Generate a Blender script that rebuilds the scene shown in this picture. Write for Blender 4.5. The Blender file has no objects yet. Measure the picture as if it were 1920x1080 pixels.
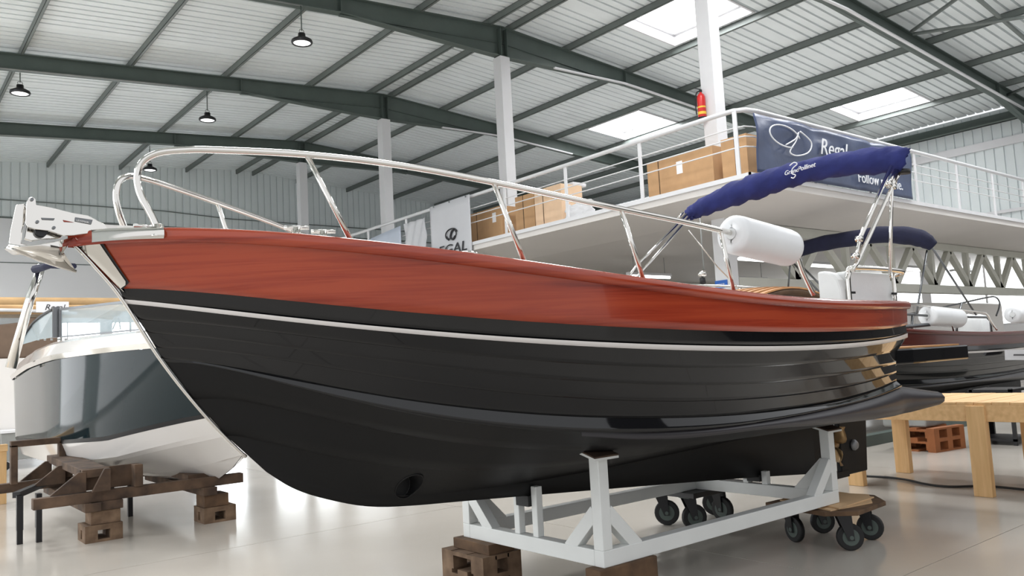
import bpy, math, random
import numpy as np
from mathutils import Vector, Matrix
random.seed(7)
S = bpy.context.scene
COL = S.collection
# ---------------------------------------------------------------- camera
FOC = 1528.05                       # focal length for a 1920 wide frame
YAW, PIT, ROL = math.radians(38.9427), math.radians(5.2354), math.radians(-3.0535)
HC = 1.35
_fw = np.array([math.sin(YAW)*math.cos(PIT), math.cos(YAW)*math.cos(PIT), math.sin(PIT)])
_r = np.array([math.cos(YAW), -math.sin(YAW), 0.0]); _u = np.cross(_r, _fw)
_r2 = _r*math.cos(ROL)+_u*math.sin(ROL); _u2 = -_r*math.sin(ROL)+_u*math.cos(ROL)
CAM = np.array([0, 0, HC])
cam = bpy.data.cameras.new('camera'); co = bpy.data.objects.new('camera', cam); COL.objects.link(co)
co.matrix_world = Matrix(((_r2[0], _u2[0], -_fw[0], 0), (_r2[1], _u2[1], -_fw[1], 0), (_r2[2], _u2[2], -_fw[2], HC), (0, 0, 0, 1)))
cam.sensor_width = 36; cam.lens = FOC/1920*36; cam.clip_start = .05; cam.clip_end = 300
S.camera = co
# ---------------------------------------------------------------- world, light, exposure
W = bpy.data.worlds.new('world'); S.world = W; W.use_nodes = True
bg = W.node_tree.nodes['Background']; bg.inputs[0].default_value = (.96, .975, 1.0, 1); bg.inputs[1].default_value = .95
def area(name, loc, rot, sx, sy, power, col=(1, 1, 1)):
    l = bpy.data.lights.new(name, 'AREA'); l.shape = 'RECTANGLE'; l.size = sx; l.size_y = sy; l.energy = power; l.color = col
    o = bpy.data.objects.new(name, l); o.location = loc; o.rotation_euler = rot; COL.objects.link(o); return o
SKY = [(14.5, 16.45, 10.75, 13.1), (19.3, 21.1, 17.0, 19.3), (23.75, 25.65, 10.8, 13.1)]   # skylights: x0, x1, y0, y1
SKY += [(7.6, 9.5, 4.6, 7.2), (2.95, 4.9, 4.6, 7.2), (14.5, 16.45, 4.6, 7.2), (2.95, 4.9, 9.8, 12.4), (-1.4, .4, 9.8, 12.4), (-1.4, .4, 16.4, 19.0), (19.3, 21.1, 3.0, 5.6), (-1.4, .4, 23, 25.6)]  # skylights added out of view to light the hall
for _k, (_a, _b, _c, _d) in enumerate(SKY):
    area('skylight_lamp', ((_a+_b)/2, (_c+_d)/2, 9.65-.07*abs((_a+_b)/2-12.09)+.285), (0, 0, 0), _b-_a-.2, _d-_c-.2, 130 if _k in (0, 2) else 280 if _k == 1 else 190 if _k in (4, 6, 7) else 520 if _k in (8, 10) else 340, (.98, .99, 1.0))
for _y0, _y1 in ((3, 8.2), (9, 15), (16.5, 22)): area('doorway_fill_lamp', (-3.75, (_y0+_y1)/2, 2.3), (0, math.radians(-90), 0), 4.4, _y1-_y0-.2, 130, (.95, .98, 1.0))  # area lamps added in the unseen doorways to brighten the hall
S.view_settings.view_transform = 'Standard'; S.view_settings.look = 'None'
S.view_settings.exposure = 0.17; S.view_settings.gamma = 1; S.view_settings.use_curve_mapping = False

def at(px, py, ax, v):
    """point of the room seen at a pixel of the photograph, on the plane axis ax = v"""
    d = _fw+_r2*(px-960)/FOC-_u2*(py-540)/FOC
    return CAM+d*((v-CAM[ax])/d[ax])
# ---------------------------------------------------------------- materials
def lin(c): return tuple((x/255/12.92 if x/255 <= .04045 else ((x/255+.055)/1.055)**2.4) for x in c)
def mat(name, rgb, rough=.5, metal=0., coat=0., var=.06, scale=6., bump=0., bscale=40., stretch=(1, 1, 1), rgb2=None, spec=.5, trans=0., alpha=1., rvar=0.):
    m = bpy.data.materials.new(name); m.use_nodes = True; t = m.node_tree; n = t.nodes; b = n['Principled BSDF']
    tc = n.new('ShaderNodeTexCoord'); mp = n.new('ShaderNodeMapping'); mp.inputs['Scale'].default_value = stretch
    t.links.new(tc.outputs['Object'], mp.inputs['Vector'])
    nz = n.new('ShaderNodeTexNoise'); nz.inputs['Scale'].default_value = scale; nz.inputs['Detail'].default_value = 5
    t.links.new(mp.outputs[0], nz.inputs['Vector'])
    cr = n.new('ShaderNodeValToRGB'); c = lin(rgb); c2 = lin(rgb2) if rgb2 else None
    a = tuple(max(0, x*(1-var)) for x in c); z = c2 if c2 else tuple(min(1, x*(1+var)) for x in c)
    cr.color_ramp.elements[0].color = (*a, 1); cr.color_ramp.elements[1].color = (*z, 1)
    cr.color_ramp.elements[0].position = .3; cr.color_ramp.elements[1].position = .7
    t.links.new(nz.outputs['Fac'], cr.inputs[0]); t.links.new(cr.outputs[0], b.inputs['Base Color'])
    b.inputs['Roughness'].default_value = rough; b.inputs['Metallic'].default_value = metal
    b.inputs['Coat Weight'].default_value = coat; b.inputs['Coat Roughness'].default_value = .04
    b.inputs['Specular IOR Level'].default_value = spec
    if trans: b.inputs['Transmission Weight'].default_value = trans
    if alpha < 1: b.inputs['Alpha'].default_value = alpha
    if rvar:
        mr = n.new('ShaderNodeMapRange'); mr.inputs['To Min'].default_value = rough; mr.inputs['To Max'].default_value = rough+rvar
        t.links.new(nz.outputs['Fac'], mr.inputs['Value']); t.links.new(mr.outputs[0], b.inputs['Roughness'])
    if bump:
        nb = n.new('ShaderNodeTexNoise'); nb.inputs['Scale'].default_value = bscale; nb.inputs['Detail'].default_value = 4
        t.links.new(mp.outputs[0], nb.inputs['Vector'])
        bp = n.new('ShaderNodeBump'); bp.inputs['Strength'].default_value = bump; bp.inputs['Distance'].default_value = .02
        t.links.new(nb.outputs['Fac'], bp.inputs['Height']); t.links.new(bp.outputs[0], b.inputs['Normal'])
    return m
def emit(name, rgb, s):
    m = bpy.data.materials.new(name); m.use_nodes = True; b = m.node_tree.nodes['Principled BSDF']
    b.inputs['Base Color'].default_value = (*lin(rgb), 1); b.inputs['Emission Color'].default_value = (*lin(rgb), 1); b.inputs['Emission Strength'].default_value = s
    return m
M = dict(
 sheet=mat('white_roof_sheet', (230, 236, 237), .45, var=.03, scale=1.2),
 wallsheet=mat('white_wall_sheet', (214, 221, 222), .5, var=.03, scale=.8),
 plaster=mat('white_plaster', (226, 226, 228), .7, var=.02, scale=.6),
 floor=mat('cream_epoxy', (188, 182, 173), .10, var=.05, scale=.7, rvar=.10, spec=.6),
 joint=mat('floor_joint', (95, 92, 86), .8),
 steel=mat('grey_green_steel', (80, 91, 86), .45, var=.08, scale=3),
 steel2=mat('grey_purlin', (108, 115, 112), .45, var=.06, scale=3),
 white=mat('white_paint', (212, 212, 214), .4, var=.02, scale=3),
 cradle=mat('cradle_paint', (226, 228, 226), .35, var=.03, scale=5, spec=.4),
 mezz=mat('mezzanine_board', (212, 208, 204), .6, var=.03, scale=.8),
 truss=mat('truss_paint', (188, 188, 178), .5, var=.05, scale=2),
 hull=mat('black_gelcoat', (15, 16, 19), .045, coat=.12, var=.05, scale=1.5, spec=.5),
 bottom=mat('black_antifoul', (19, 19, 20), .42, var=.10, scale=3, rvar=.12, spec=.3),
 flare_lit=mat('lit_flare_grey', (52, 50, 54), .34, var=.06, scale=3),  # paler grey stands in for the light on the flare
 stripe=mat('white_stripe', (228, 224, 222), .3, var=.02),
 chrome=mat('polished_stainless', (224, 221, 216), .07, metal=1., var=.02, scale=2),
 anodized=mat('grey_aluminium', (120, 122, 124), .3, metal=.9, var=.04),
 navy=mat('navy_canvas', (34, 42, 104), .85, var=.18, scale=7, bump=.5, bscale=9),
 navy2=mat('dark_navy_canvas', (22, 25, 52), .85, var=.15, scale=7, bump=.4, bscale=9),
 banner=mat('navy_banner', (62, 74, 104), .35, var=.12, scale=3, bump=.35, bscale=3.5),
 greybanner=mat('grey_banner', (188, 189, 193), .5, var=.03, scale=2),
 bluebanner=mat('pale_blue_banner', (178, 186, 200), .4, var=.05, scale=2),
 cardboard=mat('cardboard', (186, 148, 108), .85, var=.06, scale=5),
 cardlight=mat('pale_cardboard', (222, 190, 158), .85, var=.04, scale=5),
 pine=mat('pine_board', (222, 178, 124), .6, var=.10, scale=4, stretch=(.4, 6, 6), rgb2=(232, 192, 140)),
 pinev=mat('pine_leg', (220, 176, 120), .6, var=.10, scale=4, stretch=(6, 6, .5), rgb2=(230, 190, 138)),
 pallet=mat('weathered_pallet', (96, 74, 56), .85, var=.2, scale=9, rgb2=(132, 108, 86)),
 palletdark=mat('dark_timber', (78, 58, 42), .85, var=.25, scale=7, rgb2=(112, 86, 62)),
 palletor=mat('orange_pallet_wood', (140, 84, 46), .8, var=.15, scale=6),
 oldwood=mat('aged_brown_timber', (60, 45, 36), .8, var=.3, scale=6, rgb2=(104, 82, 64)),
 ply=mat('plywood', (206, 172, 132), .7, var=.08, scale=5),
 rubber=mat('black_rubber', (26, 26, 27), .6, var=.1),
 black=mat('black_plastic', (18, 18, 21), .4, var=.1),
 white_gel=mat('white_gelcoat', (226, 222, 218), .12, coat=.4, var=.02, scale=1),
 teal=mat('dark_teal_gelcoat', (22, 36, 40), .06, coat=0, var=.05, scale=1, spec=.22),
 fender=mat('white_vinyl_fender', (236, 238, 240), .4, var=.02),
 seat=mat('white_upholstery', (226, 228, 228), .5, var=.02, bump=.1, bscale=20),
 red=mat('red_enamel', (196, 38, 36), .3, var=.05),
 yellow=mat('yellow_print', (232, 190, 60), .5),
 blue=mat('blue_print', (28, 92, 178), .5),
 print_white=mat('white_print', (232, 234, 238), .5, var=.01),
 print_black=mat('black_print', (30, 30, 34), .5, var=.01),
 tan=mat('tan_canvas', (190, 156, 112), .85, var=.12, scale=4, bump=.3, bscale=5),
 brownseat=mat('brown_leather', (112, 92, 76), .6, var=.1),
 bronze=mat('bronze', (170, 140, 100), .35, metal=.7, var=.1),
 zinc=mat('zinc', (150, 150, 152), .5, metal=.6, var=.1),
 teak=mat('teak_slat', (206, 150, 96), .5, var=.08),
 board=mat('white_card', (236, 236, 238), .6, var=.01),
 galv=mat('galvanised', (150, 152, 150), .4, metal=.5, var=.1),
 partition=mat('added_dark_panel', (70, 68, 67), .8, var=.08, scale=.5),  # for out-of-view panels and door added as dark reflection
 skylight=emit('skylight_glow', (255, 255, 255), 2.0),
 window=emit('window_glow', (246, 252, 255), 7.0),
 window_soft=emit('side_window_glow', (250, 253, 255), 2.2),
 wood_dark=None,
 tube=emit('fluorescent_glow', (255, 255, 255), 5.0),
 lampglow=emit('lamp_glow', (255, 255, 255), 1.6),
)
def glassmat():
    m = bpy.data.materials.new('tinted_glass'); m.use_nodes = True; b = m.node_tree.nodes['Principled BSDF']
    b.inputs['Base Color'].default_value = (.55, .66, .70, 1); b.inputs['Roughness'].default_value = .03; b.inputs['Alpha'].default_value = .38
    return m
M['glass'] = glassmat()
M['hull2'] = mat('black_gelcoat_far', (11, 12, 15), .08, var=.05, scale=1.5, spec=.2)
M['wood_dark'] = mat('dark_mahogany', (84, 30, 20), .3, coat=.05, spec=.3, var=.2, scale=3, stretch=(.5, 1, 18))
def woodmat():
    m = bpy.data.materials.new('varnished_mahogany'); m.use_nodes = True; t = m.node_tree; n = t.nodes; b = n['Principled BSDF']
    tc = n.new('ShaderNodeTexCoord'); mp = n.new('ShaderNodeMapping'); mp.inputs['Scale'].default_value = (.5, 1.0, 22)
    mp.inputs['Rotation'].default_value = (0, .03, 0)
    t.links.new(tc.outputs['Object'], mp.inputs['Vector'])
    a = n.new('ShaderNodeTexNoise'); a.inputs['Scale'].default_value = 1.6; a.inputs['Detail'].default_value = 7; a.inputs['Roughness'].default_value = .62
    a.inputs['Distortion'].default_value = .6
    t.links.new(mp.outputs[0], a.inputs['Vector'])
    cr = n.new('ShaderNodeValToRGB'); E = cr.color_ramp.elements
    E[0].position = .30; E[0].color = (*lin((128, 36, 18)), 1); E[1].position = .56; E[1].color = (*lin((172, 68, 38)), 1)
    e = E.new(.42); e.color = (*lin((156, 54, 30)), 1)
    t.links.new(a.outputs['Fac'], cr.inputs[0])
    g = n.new('ShaderNodeTexNoise'); g.inputs['Scale'].default_value = 1.1; g.inputs['Detail'].default_value = 2
    t.links.new(tc.outputs['Object'], g.inputs['Vector'])
    mx = n.new('ShaderNodeMixRGB'); mx.blend_type = 'MULTIPLY'; mx.inputs[0].default_value = .6
    c2 = n.new('ShaderNodeValToRGB'); c2.color_ramp.elements[0].color = (.82, .72, .68, 1); c2.color_ramp.elements[1].color = (1, 1, 1, 1)
    c2.color_ramp.elements[0].position = .35; c2.color_ramp.elements[1].position = .65
    t.links.new(g.outputs['Fac'], c2.inputs[0]); t.links.new(cr.outputs[0], mx.inputs[1]); t.links.new(c2.outputs[0], mx.inputs[2])
    t.links.new(mx.outputs[0], b.inputs['Base Color'])
    b.inputs['Roughness'].default_value = .22; b.inputs['Coat Weight'].default_value = .5; b.inputs['Coat Roughness'].default_value = .05
    return m
M['wood'] = woodmat()
# ---------------------------------------------------------------- mesh builder
class MB:
    def __init__(s): s.v = []; s.f = []; s.sm = []
    def add(s, vs, fs, smooth=False):
        k = len(s.v); s.v += [tuple(map(float, v)) for v in vs]; s.f += [tuple(i+k for i in f) for f in fs]; s.sm += [smooth]*len(fs); return s
    def box(s, a, b):
        x0, y0, z0 = a; x1, y1, z1 = b
        return s.add([(x0, y0, z0), (x1, y0, z0), (x1, y1, z0), (x0, y1, z0), (x0, y0, z1), (x1, y0, z1), (x1, y1, z1), (x0, y1, z1)],
                     [(0, 3, 2, 1), (4, 5, 6, 7), (0, 1, 5, 4), (1, 2, 6, 5), (2, 3, 7, 6), (3, 0, 4, 7)])
    def bar(s, p, q, w, h, up=(0, 0, 1)):
        """square bar from p to q, w sideways, h along up"""
        p = np.array(p, float); q = np.array(q, float); d = q-p; d /= np.linalg.norm(d); up = np.array(up, float)
        if abs(d@up) > .99: up = np.array([1., 0, 0])
        a = np.cross(d, up); a /= np.linalg.norm(a); c = np.cross(a, d); a *= w/2; c *= h/2
        vs = [e+i*a+j*c for e in (p, q) for i, j in ((-1, -1), (1, -1), (1, 1), (-1, 1))]
        return s.add(vs, [(0, 3, 2, 1), (4, 5, 6, 7), (0, 1, 5, 4), (1, 2, 6, 5), (2, 3, 7, 6), (3, 0, 4, 7)])
    def tube(s, P, r, n=10, cap=True, flat=1.0):
        P = [np.array(p, float) for p in P]; R = r if isinstance(r, (list, tuple)) else [r]*len(P)
        up = None; vs = []
        for i, p in enumerate(P):
            d = (P[min(i+1, len(P)-1)]-P[max(i-1, 0)]); d /= (np.linalg.norm(d)+1e-9)
            if up is None: up = np.array([0, 0, 1.]) if abs(d[2]) < .9 else np.array([1., 0, 0])
            a = np.cross(d, up); a /= np.linalg.norm(a); c = np.cross(a, d); up = c
            for k in range(n):
                t = 2*math.pi*k/n; vs.append(p+R[i]*(math.cos(t)*a+math.sin(t)*c*flat))
        m = len(P); fs = [(i*n+k, i*n+(k+1) % n, (i+1)*n+(k+1) % n, (i+1)*n+k) for i in range(m-1) for k in range(n)]
        s.add(vs, fs, True)
        if cap:
            k0 = len(s.v)-len(vs); s.f += [tuple(k0+k for k in range(n))[::-1], tuple(k0+(m-1)*n+k for k in range(n))]; s.sm += [False]*2
        return s
    def grid(s, rows, smooth=True, flip=False):
        n = len(rows[0]); vs = [p for r in rows for p in r]; fs = []
        for i in range(len(rows)-1):
            for j in range(n-1):
                q = (i*n+j, i*n+j+1, (i+1)*n+j+1, (i+1)*n+j); fs.append(q[::-1] if flip else q)
        return s.add(vs, fs, smooth)
    def prism(s, poly, vec):
        """polygon (3-D points) pushed along vec"""
        n = len(poly); p = [np.array(q, float) for q in poly]; v = np.array(vec, float)
        return s.add(p+[q+v for q in p], [tuple(range(n))[::-1], tuple(range(n, 2*n))]+[(i, (i+1) % n, n+(i+1) % n, n+i) for i in range(n)])
    def lathe(s, c, prof, n=20, axis=2):
        """prof: (radius, height) pairs turned about an axis through c"""
        vs = []; ax = [(1, 2, 0), (2, 0, 1), (0, 1, 2)][axis]
        for r, h in prof:
            for k in range(n):
                t = 2*math.pi*k/n; w = [0, 0, 0]; w[ax[0]] = r*math.cos(t); w[ax[1]] = r*math.sin(t); w[ax[2]] = h
                vs.append(tuple(c[i]+w[i] for i in range(3)))
        m = len(prof)
        return s.add(vs, [(i*n+k, i*n+(k+1) % n, (i+1)*n+(k+1) % n, (i+1)*n+k) for i in range(m-1) for k in range(n)], True)
def wloc(o):
    v = Vector((0, 0, 0))
    while o: v += Vector(o.location); o = o.parent
    return v
def tag(o, label=None, cat=None, group=None, kind=None):
    for k, v in (('label', label), ('category', cat), ('group', group), ('kind', kind)):
        if v: o[k] = v
    return o
def obj(name, mb, m, parent=None, label=None, cat=None, group=None, kind=None, bevel=0, loc=None, solid=0):
    me = bpy.data.meshes.new(name); off = wloc(parent) if parent else Vector(loc or (0, 0, 0))
    me.from_pydata([(v[0]-off.x, v[1]-off.y, v[2]-off.z) for v in mb.v], [], mb.f)
    me.polygons.foreach_set('use_smooth', mb.sm); me.materials.append(M[m] if isinstance(m, str) else m); me.update()
    o = bpy.data.objects.new(name, me); COL.objects.link(o)
    if parent: o.parent = parent
    elif loc: o.location = loc
    if bevel:
        b = o.modifiers.new('bevel', 'BEVEL'); b.width = bevel; b.segments = 2; b.limit_method = 'ANGLE'
    if solid:
        b = o.modifiers.new('solid', 'SOLIDIFY'); b.thickness = solid; b.offset = 0
    return tag(o, label, cat, group, kind)
def thing(name, label, cat, loc, group=None, kind=None):
    o = bpy.data.objects.new(name, None); o.empty_display_size = .1; o.location = loc; COL.objects.link(o)
    return tag(o, label, cat, group, kind)
def inst(src, parent, loc, rot=None, scale=None, name=None):
    o = src.copy(); COL.objects.link(o); o.parent = parent; o.location = loc
    if name: o.name = name
    if rot: o.rotation_euler = rot
    if scale: o.scale = scale
    return o
def smooth_path(P, n=6):
    P = [np.array(p, float) for p in P]; out = []
    for i in range(len(P)-1):
        p0 = P[max(i-1, 0)]; p1 = P[i]; p2 = P[i+1]; p3 = P[min(i+2, len(P)-1)]
        for k in range(n):
            t = k/n; out.append(.5*((2*p1)+(-p0+p2)*t+(2*p0-5*p1+4*p2-p3)*t*t+(-p0+3*p1-3*p2+p3)*t**3))
    out.append(P[-1]); return out
def text(name, body, m, parent, org, right, up, size, thick=.004, shear=0., label=None, sx=1.):
    """flat lettering as a mesh: org = left end of the base line, right/up unit vectors"""
    cu = bpy.data.curves.new(name, 'FONT'); cu.body = body; cu.size = size; cu.extrude = thick; cu.shear = shear; cu.resolution_u = 3
    t = bpy.data.objects.new('tmp', cu); COL.objects.link(t)
    me = bpy.data.meshes.new_from_object(t.evaluated_get(bpy.context.evaluated_depsgraph_get())); bpy.data.objects.remove(t)
    r = np.array(right, float); r /= np.linalg.norm(r); u = np.array(up, float); u /= np.linalg.norm(u); nn = np.cross(r, u)
    off = wloc(parent)
    for v in me.vertices:
        p = np.array(org)+r*v.co.x*sx+u*v.co.y+nn*v.co.z; v.co = (p[0]-off.x, p[1]-off.y, p[2]-off.z)
    me.materials.clear(); me.materials.append(M[m]); o = bpy.data.objects.new(name, me); COL.objects.link(o); o.parent = parent
    if label: o['label'] = label
    return o
# ================================================================ the hall
RX, ZR, SL = 12.09, 9.65, .07
XL, XR, YB, YG = -3.8, 28.0, 1.2, 31.8
def roofz(x): return ZR-SL*abs(x-RX)
FRY = [2.85, 8.85, 14.9, 20.6, 26.35]
PUR = [-3.85, -1.6, .5, 2.8, 5.1, 7.43, 9.8, 11.76, 12.42, 14.3, 16.62, 18.87, 21.2, 23.47, 25.75]
# floor: slabs with recessed joints
fl = thing('floor', 'glossy cream epoxy floor with thin joints', None, (0, 0, 0), kind='structure')
obj('floor_base', MB().box((-16, -14, -.3), (XR, YG, -.02)), 'joint', fl)
xs = [4.53+4.22*i for i in range(-5, 7)]; ys = [2.42+4.22*i for i in range(-4, 8)]
xs = [-16]+[x for x in xs if -16 < x < XR]+[XR]; ys = [-14]+[y for y in ys if -14 < y < YG]+[YG]
for i in range(len(xs)-1):
    for j in range(len(ys)-1):
        obj('floor_slab', MB().box((xs[i]+.003, ys[j]+.003, -.02), (xs[i+1]-.003, ys[j+1]-.003, 0)), 'floor', fl)
# roof
ce = thing('ceiling', 'white ribbed metal roof on grey green steel rafters and purlins', None, (0, 0, 0), kind='structure')
holes = SKY
def ribrow(y0, y1):
    """section of a ribbed sheet along Y: (y, dz)"""
    out = []; y = y0
    while y < y1-.01:
        out += [(y, 0), (min(y+.190, y1), 0), (min(y+.196, y1), .075), (min(y+.244, y1), .075)]; y += .25
    out.append((y1, 0)); return out
def sheet(x0, x1, y0, y1):
    mb = MB(); prof = ribrow(y0, y1)
    mb.grid([[(x, y, roofz(x)+dz) for y, dz in prof] for x in (x0, x1)], smooth=False)
    mb.add([(x0, y0, roofz(x0)+.10), (x1, y0, roofz(x1)+.10), (x1, y1, roofz(x1)+.10), (x0, y1, roofz(x0)+.10)], [(0, 1, 2, 3)])
    return mb
cache = {}
ysh = [YB]
while ysh[-1] < YG-.01: ysh.append(min(ysh[-1]+1.0, YG))
for y0, y1 in zip(ysh[:-1], ysh[1:]):
    for xa, xb in ((XL-.3, RX), (RX, XR)):
        hs = sorted([h for h in holes if h[0] > xa-.1 and h[1] < xb+.1 and h[2] < y1-.001 and h[3] > y0+.001])
        if not hs:
            key = (xa, round(y1-y0, 3))
            if key not in cache: cache[key] = (obj('roof_sheet', sheet(xa, xb, y0, y1), 'sheet', ce), y0)
            else: s0, yy = cache[key]; inst(s0, ce, (0, y0-yy, 0))
            continue
        mb = MB()
        # strips split at the holes
        ycuts = sorted({y0, y1}|{max(y0, h[2]) for h in hs}|{min(y1, h[3]) for h in hs})
        for ya, yb in zip(ycuts[:-1], ycuts[1:]):
            x = xa
            for h in hs:
                if h[2] <= ya+.001 and h[3] >= yb-.001:
                    p = sheet(x, h[0], ya, yb); mb.add(p.v, p.f); x = h[1]
            p = sheet(x, xb, ya, yb); mb.add(p.v, p.f)
        obj('roof_sheet', mb, 'sheet', ce)
# skylights: curb, inner frame and glowing dome
for k, (xa, xb, ya, yb) in enumerate(holes):
    w = thing('window_%d' % (k+1), None, None, ((xa+xb)/2, (ya+yb)/2, roofz((xa+xb)/2)), kind='structure')
    w['label'] = (['square white framed skylight beside the nearest white column', 'skylight above the boxes on the gallery', 'skylight nearest the right side wall']+['unseen skylight added to light the hall']*9)[k]
    if k > 2: w['group'] = 'added skylights outside the picture'
    mb = MB(); t = .05
    for (ax, bx, ay, by) in ((xa-t, xa, ya-t, yb+t), (xb, xb+t, ya-t, yb+t), (xa, xb, ya-t, ya), (xa, xb, yb, yb+t)):
        p = [(ax, ay, roofz(ax)-.03), (bx, ay, roofz(bx)-.03), (bx, by, roofz(bx)-.03), (ax, by, roofz(ax)-.03)]
        mb.prism(p, (0, 0, .42))
    obj('skylight_curb', mb, 'white', w)
    mb = MB()
    for (ax, bx, ay, by) in ((xa, xa+.09, ya, yb), (xb-.09, xb, ya, yb), (xa, xb, ya, ya+.09), (xa, xb, yb-.09, yb)):
        mb.prism([(ax, ay, roofz(ax)+.22), (bx, ay, roofz(bx)+.22), (bx, by, roofz(bx)+.22), (ax, by, roofz(ax)+.22)], (0, 0, .05))
    obj('skylight_frame', mb, 'white', w)
    mb = MB(); N = 8; rows = []
    for i in range(N+1):
        rows.append([(xa+(xb-xa)*i/N, ya+(yb-ya)*j/N, roofz(xa+(xb-xa)*i/N)+.30+.16*math.sin(math.pi*i/N)*math.sin(math.pi*j/N)) for j in range(N+1)])
    mb.grid(rows, flip=True); obj('skylight_dome', mb, 'skylight', w)
# purlins (lipped channels)
for x in PUR:
    mb = MB(); z = roofz(x)-.005; h = .17; sg = 1
    y0, y1 = YB, YG-.1
    mb.box((x-.035, y0, z-h), (x-.027, y1, z)); mb.box((x-.035, y0, z-h), (x+.028, y1, z-h+.008)); mb.box((x-.035, y0, z-.012), (x+.035, y1, z-.004)); mb.box((x+.022, y0, z-h), (x+.028, y1, z-h+.03))
    obj('purlin', mb, 'steel2', ce)
# eaves strut along the side wall
mb = MB(); mb.box((XR-.12, YB, 8.05), (XR-.02, YG, 8.33)); mb.box((XR-.32, YB, 8.05), (XR-.02, YG, 8.07)); obj('eaves_strut', mb, 'steel', ce)
# rafters
def rafter(y):
    mb = MB()
    for sg in (-1, 1):
        x1 = XL if sg < 0 else XR-.05
        xh = RX+sg*4.3; xe = x1-sg*2.6
        top = lambda x: roofz(x)-.180
        st = [(RX, .74), (xh, .35), (xe, .35), (x1, .70)]
        for (xa, da), (xb, db) in zip(st[:-1], st[1:]):
            a0 = (xa, y, top(xa)); b0 = (xb, y, top(xb)); a1 = (xa, y, top(xa)-da); b1 = (xb, y, top(xb)-db)
            mb.prism([(p[0], y-.008, p[2]) for p in (a0, b0, b1, a1)], (0, .016, 0))
            for p, q, dz in ((a0, b0, 0), (a1, b1, 0)):
                mb.prism([(p[0], y-.1, p[2]+dz), (q[0], y-.1, q[2]+dz), (q[0], y+.1, q[2]+dz), (p[0], y+.1, p[2]+dz)], (0, 0, .02))
        for xx, dd in ((xh, .35), (xe, .35)): mb.box((xx-.012, y-.1, top(xx)-dd), (xx+.012, y+.1, top(xx)))
        # middle flange trace of the haunch
        mb.prism([(RX, y-.05, top(RX)-.40), (xh, y-.05, top(xh)-.39), (xh, y+.05, top(xh)-.39), (RX, y+.05, top(RX)-.40)], (0, 0, .012))
    return obj('rafter', mb, 'steel', ce)
for y in FRY: rafter(y)
# diagonal wind bracing tubes in the bay nearest the camera
for a, b in (((1712, 86), (1850, 0)), ((1714, 90), (1920, 55)), ((1875, 178), (1925, 160))):
    p = at(*a, 2, 8.45); q = at(*b, 2, 8.45); q = p+(q-p)*2.2; q[2] = roofz(q[0])-.25; p[2] = roofz(p[0])-.3
    obj('brace_tube', MB().tube([p, q], .045, 8), 'steel2', ce)
p = at(1795, -5, 2, 8.6); q = at(1925, 88, 2, 8.5); p[2] = roofz(p[0])-.22; q[2] = roofz(q[0])-.22
obj('brace_angle', MB().bar(p, q, .07, .07), 'steel2', ce)
# white cable trays hung below two rafters
for y, x0, x1 in ((FRY[1], RX+.7, 27.5), (FRY[2], RX+1.6, RX+7.6), (FRY[3], RX+2, RX+7.5)):
    yy = y-.14; P = [(x, yy, roofz(x)-.18-(.74-.39*min(1, (x-RX)/4.3))-.03) for x in np.linspace(x0, x1, 8)]
    mb = MB()
    for a, b in zip(P[:-1], P[1:]): mb.bar(a, b, .07, .035)
    obj('cable_tray', mb, 'white', ce)
for y in (FRY[2], FRY[3], FRY[4]):
    P = [(x, y-.12, roofz(x)-.18-.35-.02) for x in np.linspace(-3.5, 6.9, 8)]
    obj('conduit', MB().tube(P, .016, 6), 'galv', ce)
# ridge columns
lab = ['thick white column rising through the gallery corner, fire extinguisher on it', 'white column second from the right, beside the cardboard boxes', 'white column third from the right, in front of the far wall', 'thin looking white column farthest away, near the gable wall']
for k, y in enumerate(FRY[1:]):
    c = thing('column', lab[k], 'column', (RX, y, 0), group='white columns under the ridge')
    mb = MB(); w = .145; zt = ZR-.215-.72
    mb.box((RX-w, y-w, 0), (RX+w, y+w, zt)); obj('shaft', mb, 'white', c, bevel=.008)
    mb = MB(); mb.box((RX-.1, y-w, zt), (RX-.085, y+w, zt+.70)); mb.box((RX+.085, y-w, zt), (RX+.1, y+w, zt+.70)); mb.box((RX-.1, y-.01, zt), (RX+.1, y+.01, zt+.70))
    obj('steel_head', mb, 'steel', c)
    mb = MB(); mb.box((RX-.17, y-.17, 0), (RX+.17, y+.17, .03)); obj('base_plate', mb, 'white', c)
# gable wall: plain lower part, ribbed panels above
wg = thing('wall_far', 'far gable wall, ribbed pale metal above plain white panels', None, (0, 0, 0), kind='structure')
def wallwin(rects, y, z0, z1, xa, xb):
    """plain wall in the plane Y=y with rectangular holes (x0,x1,z0,z1)"""
    mb = MB(); xc = sorted({xa, xb}|{v for r in rects for v in r[:2]})
    for p, q in zip(xc[:-1], xc[1:]):
        zz = z0
        for r in sorted(rects, key=lambda r: r[2]):
            if r[0] <= p+.001 and r[1] >= q-.001: mb.box((p, y, zz), (q, y+.2, r[2])); zz = r[3]
        mb.box((p, y, zz), (q, y+.2, z1))
    return mb
gw = [(4.7, 6.75, 2.1, 3.6), (7.15, 9.7, 2.1, 3.6), (10.1, 11.9, 2.1, 3.6), (13.2, 15.8, 2.1, 3.4), (16.6, 19.2, 2.1, 3.4)]
obj('lower_wall', wallwin(gw, YG, 0, 7.16, XL, XR), 'plaster', wg)
obj('wall_joint', MB().box((XL, YG-.015, 5.60), (XR, YG, 5.63)), 'steel2', wg)
obj('wall_rail', MB().box((XL, YG-.02, 7.12), (XR, YG+.1, 7.18)), 'steel2', wg)
obj('cable', MB().tube([(XL, YG-.05, 7.75), (9, YG-.05, 7.75), (11.5, YG-.05, 7.62), (20, YG-.05, 7.6)], .02, 6), 'steel2', wg)
px = XL; first = None
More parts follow.
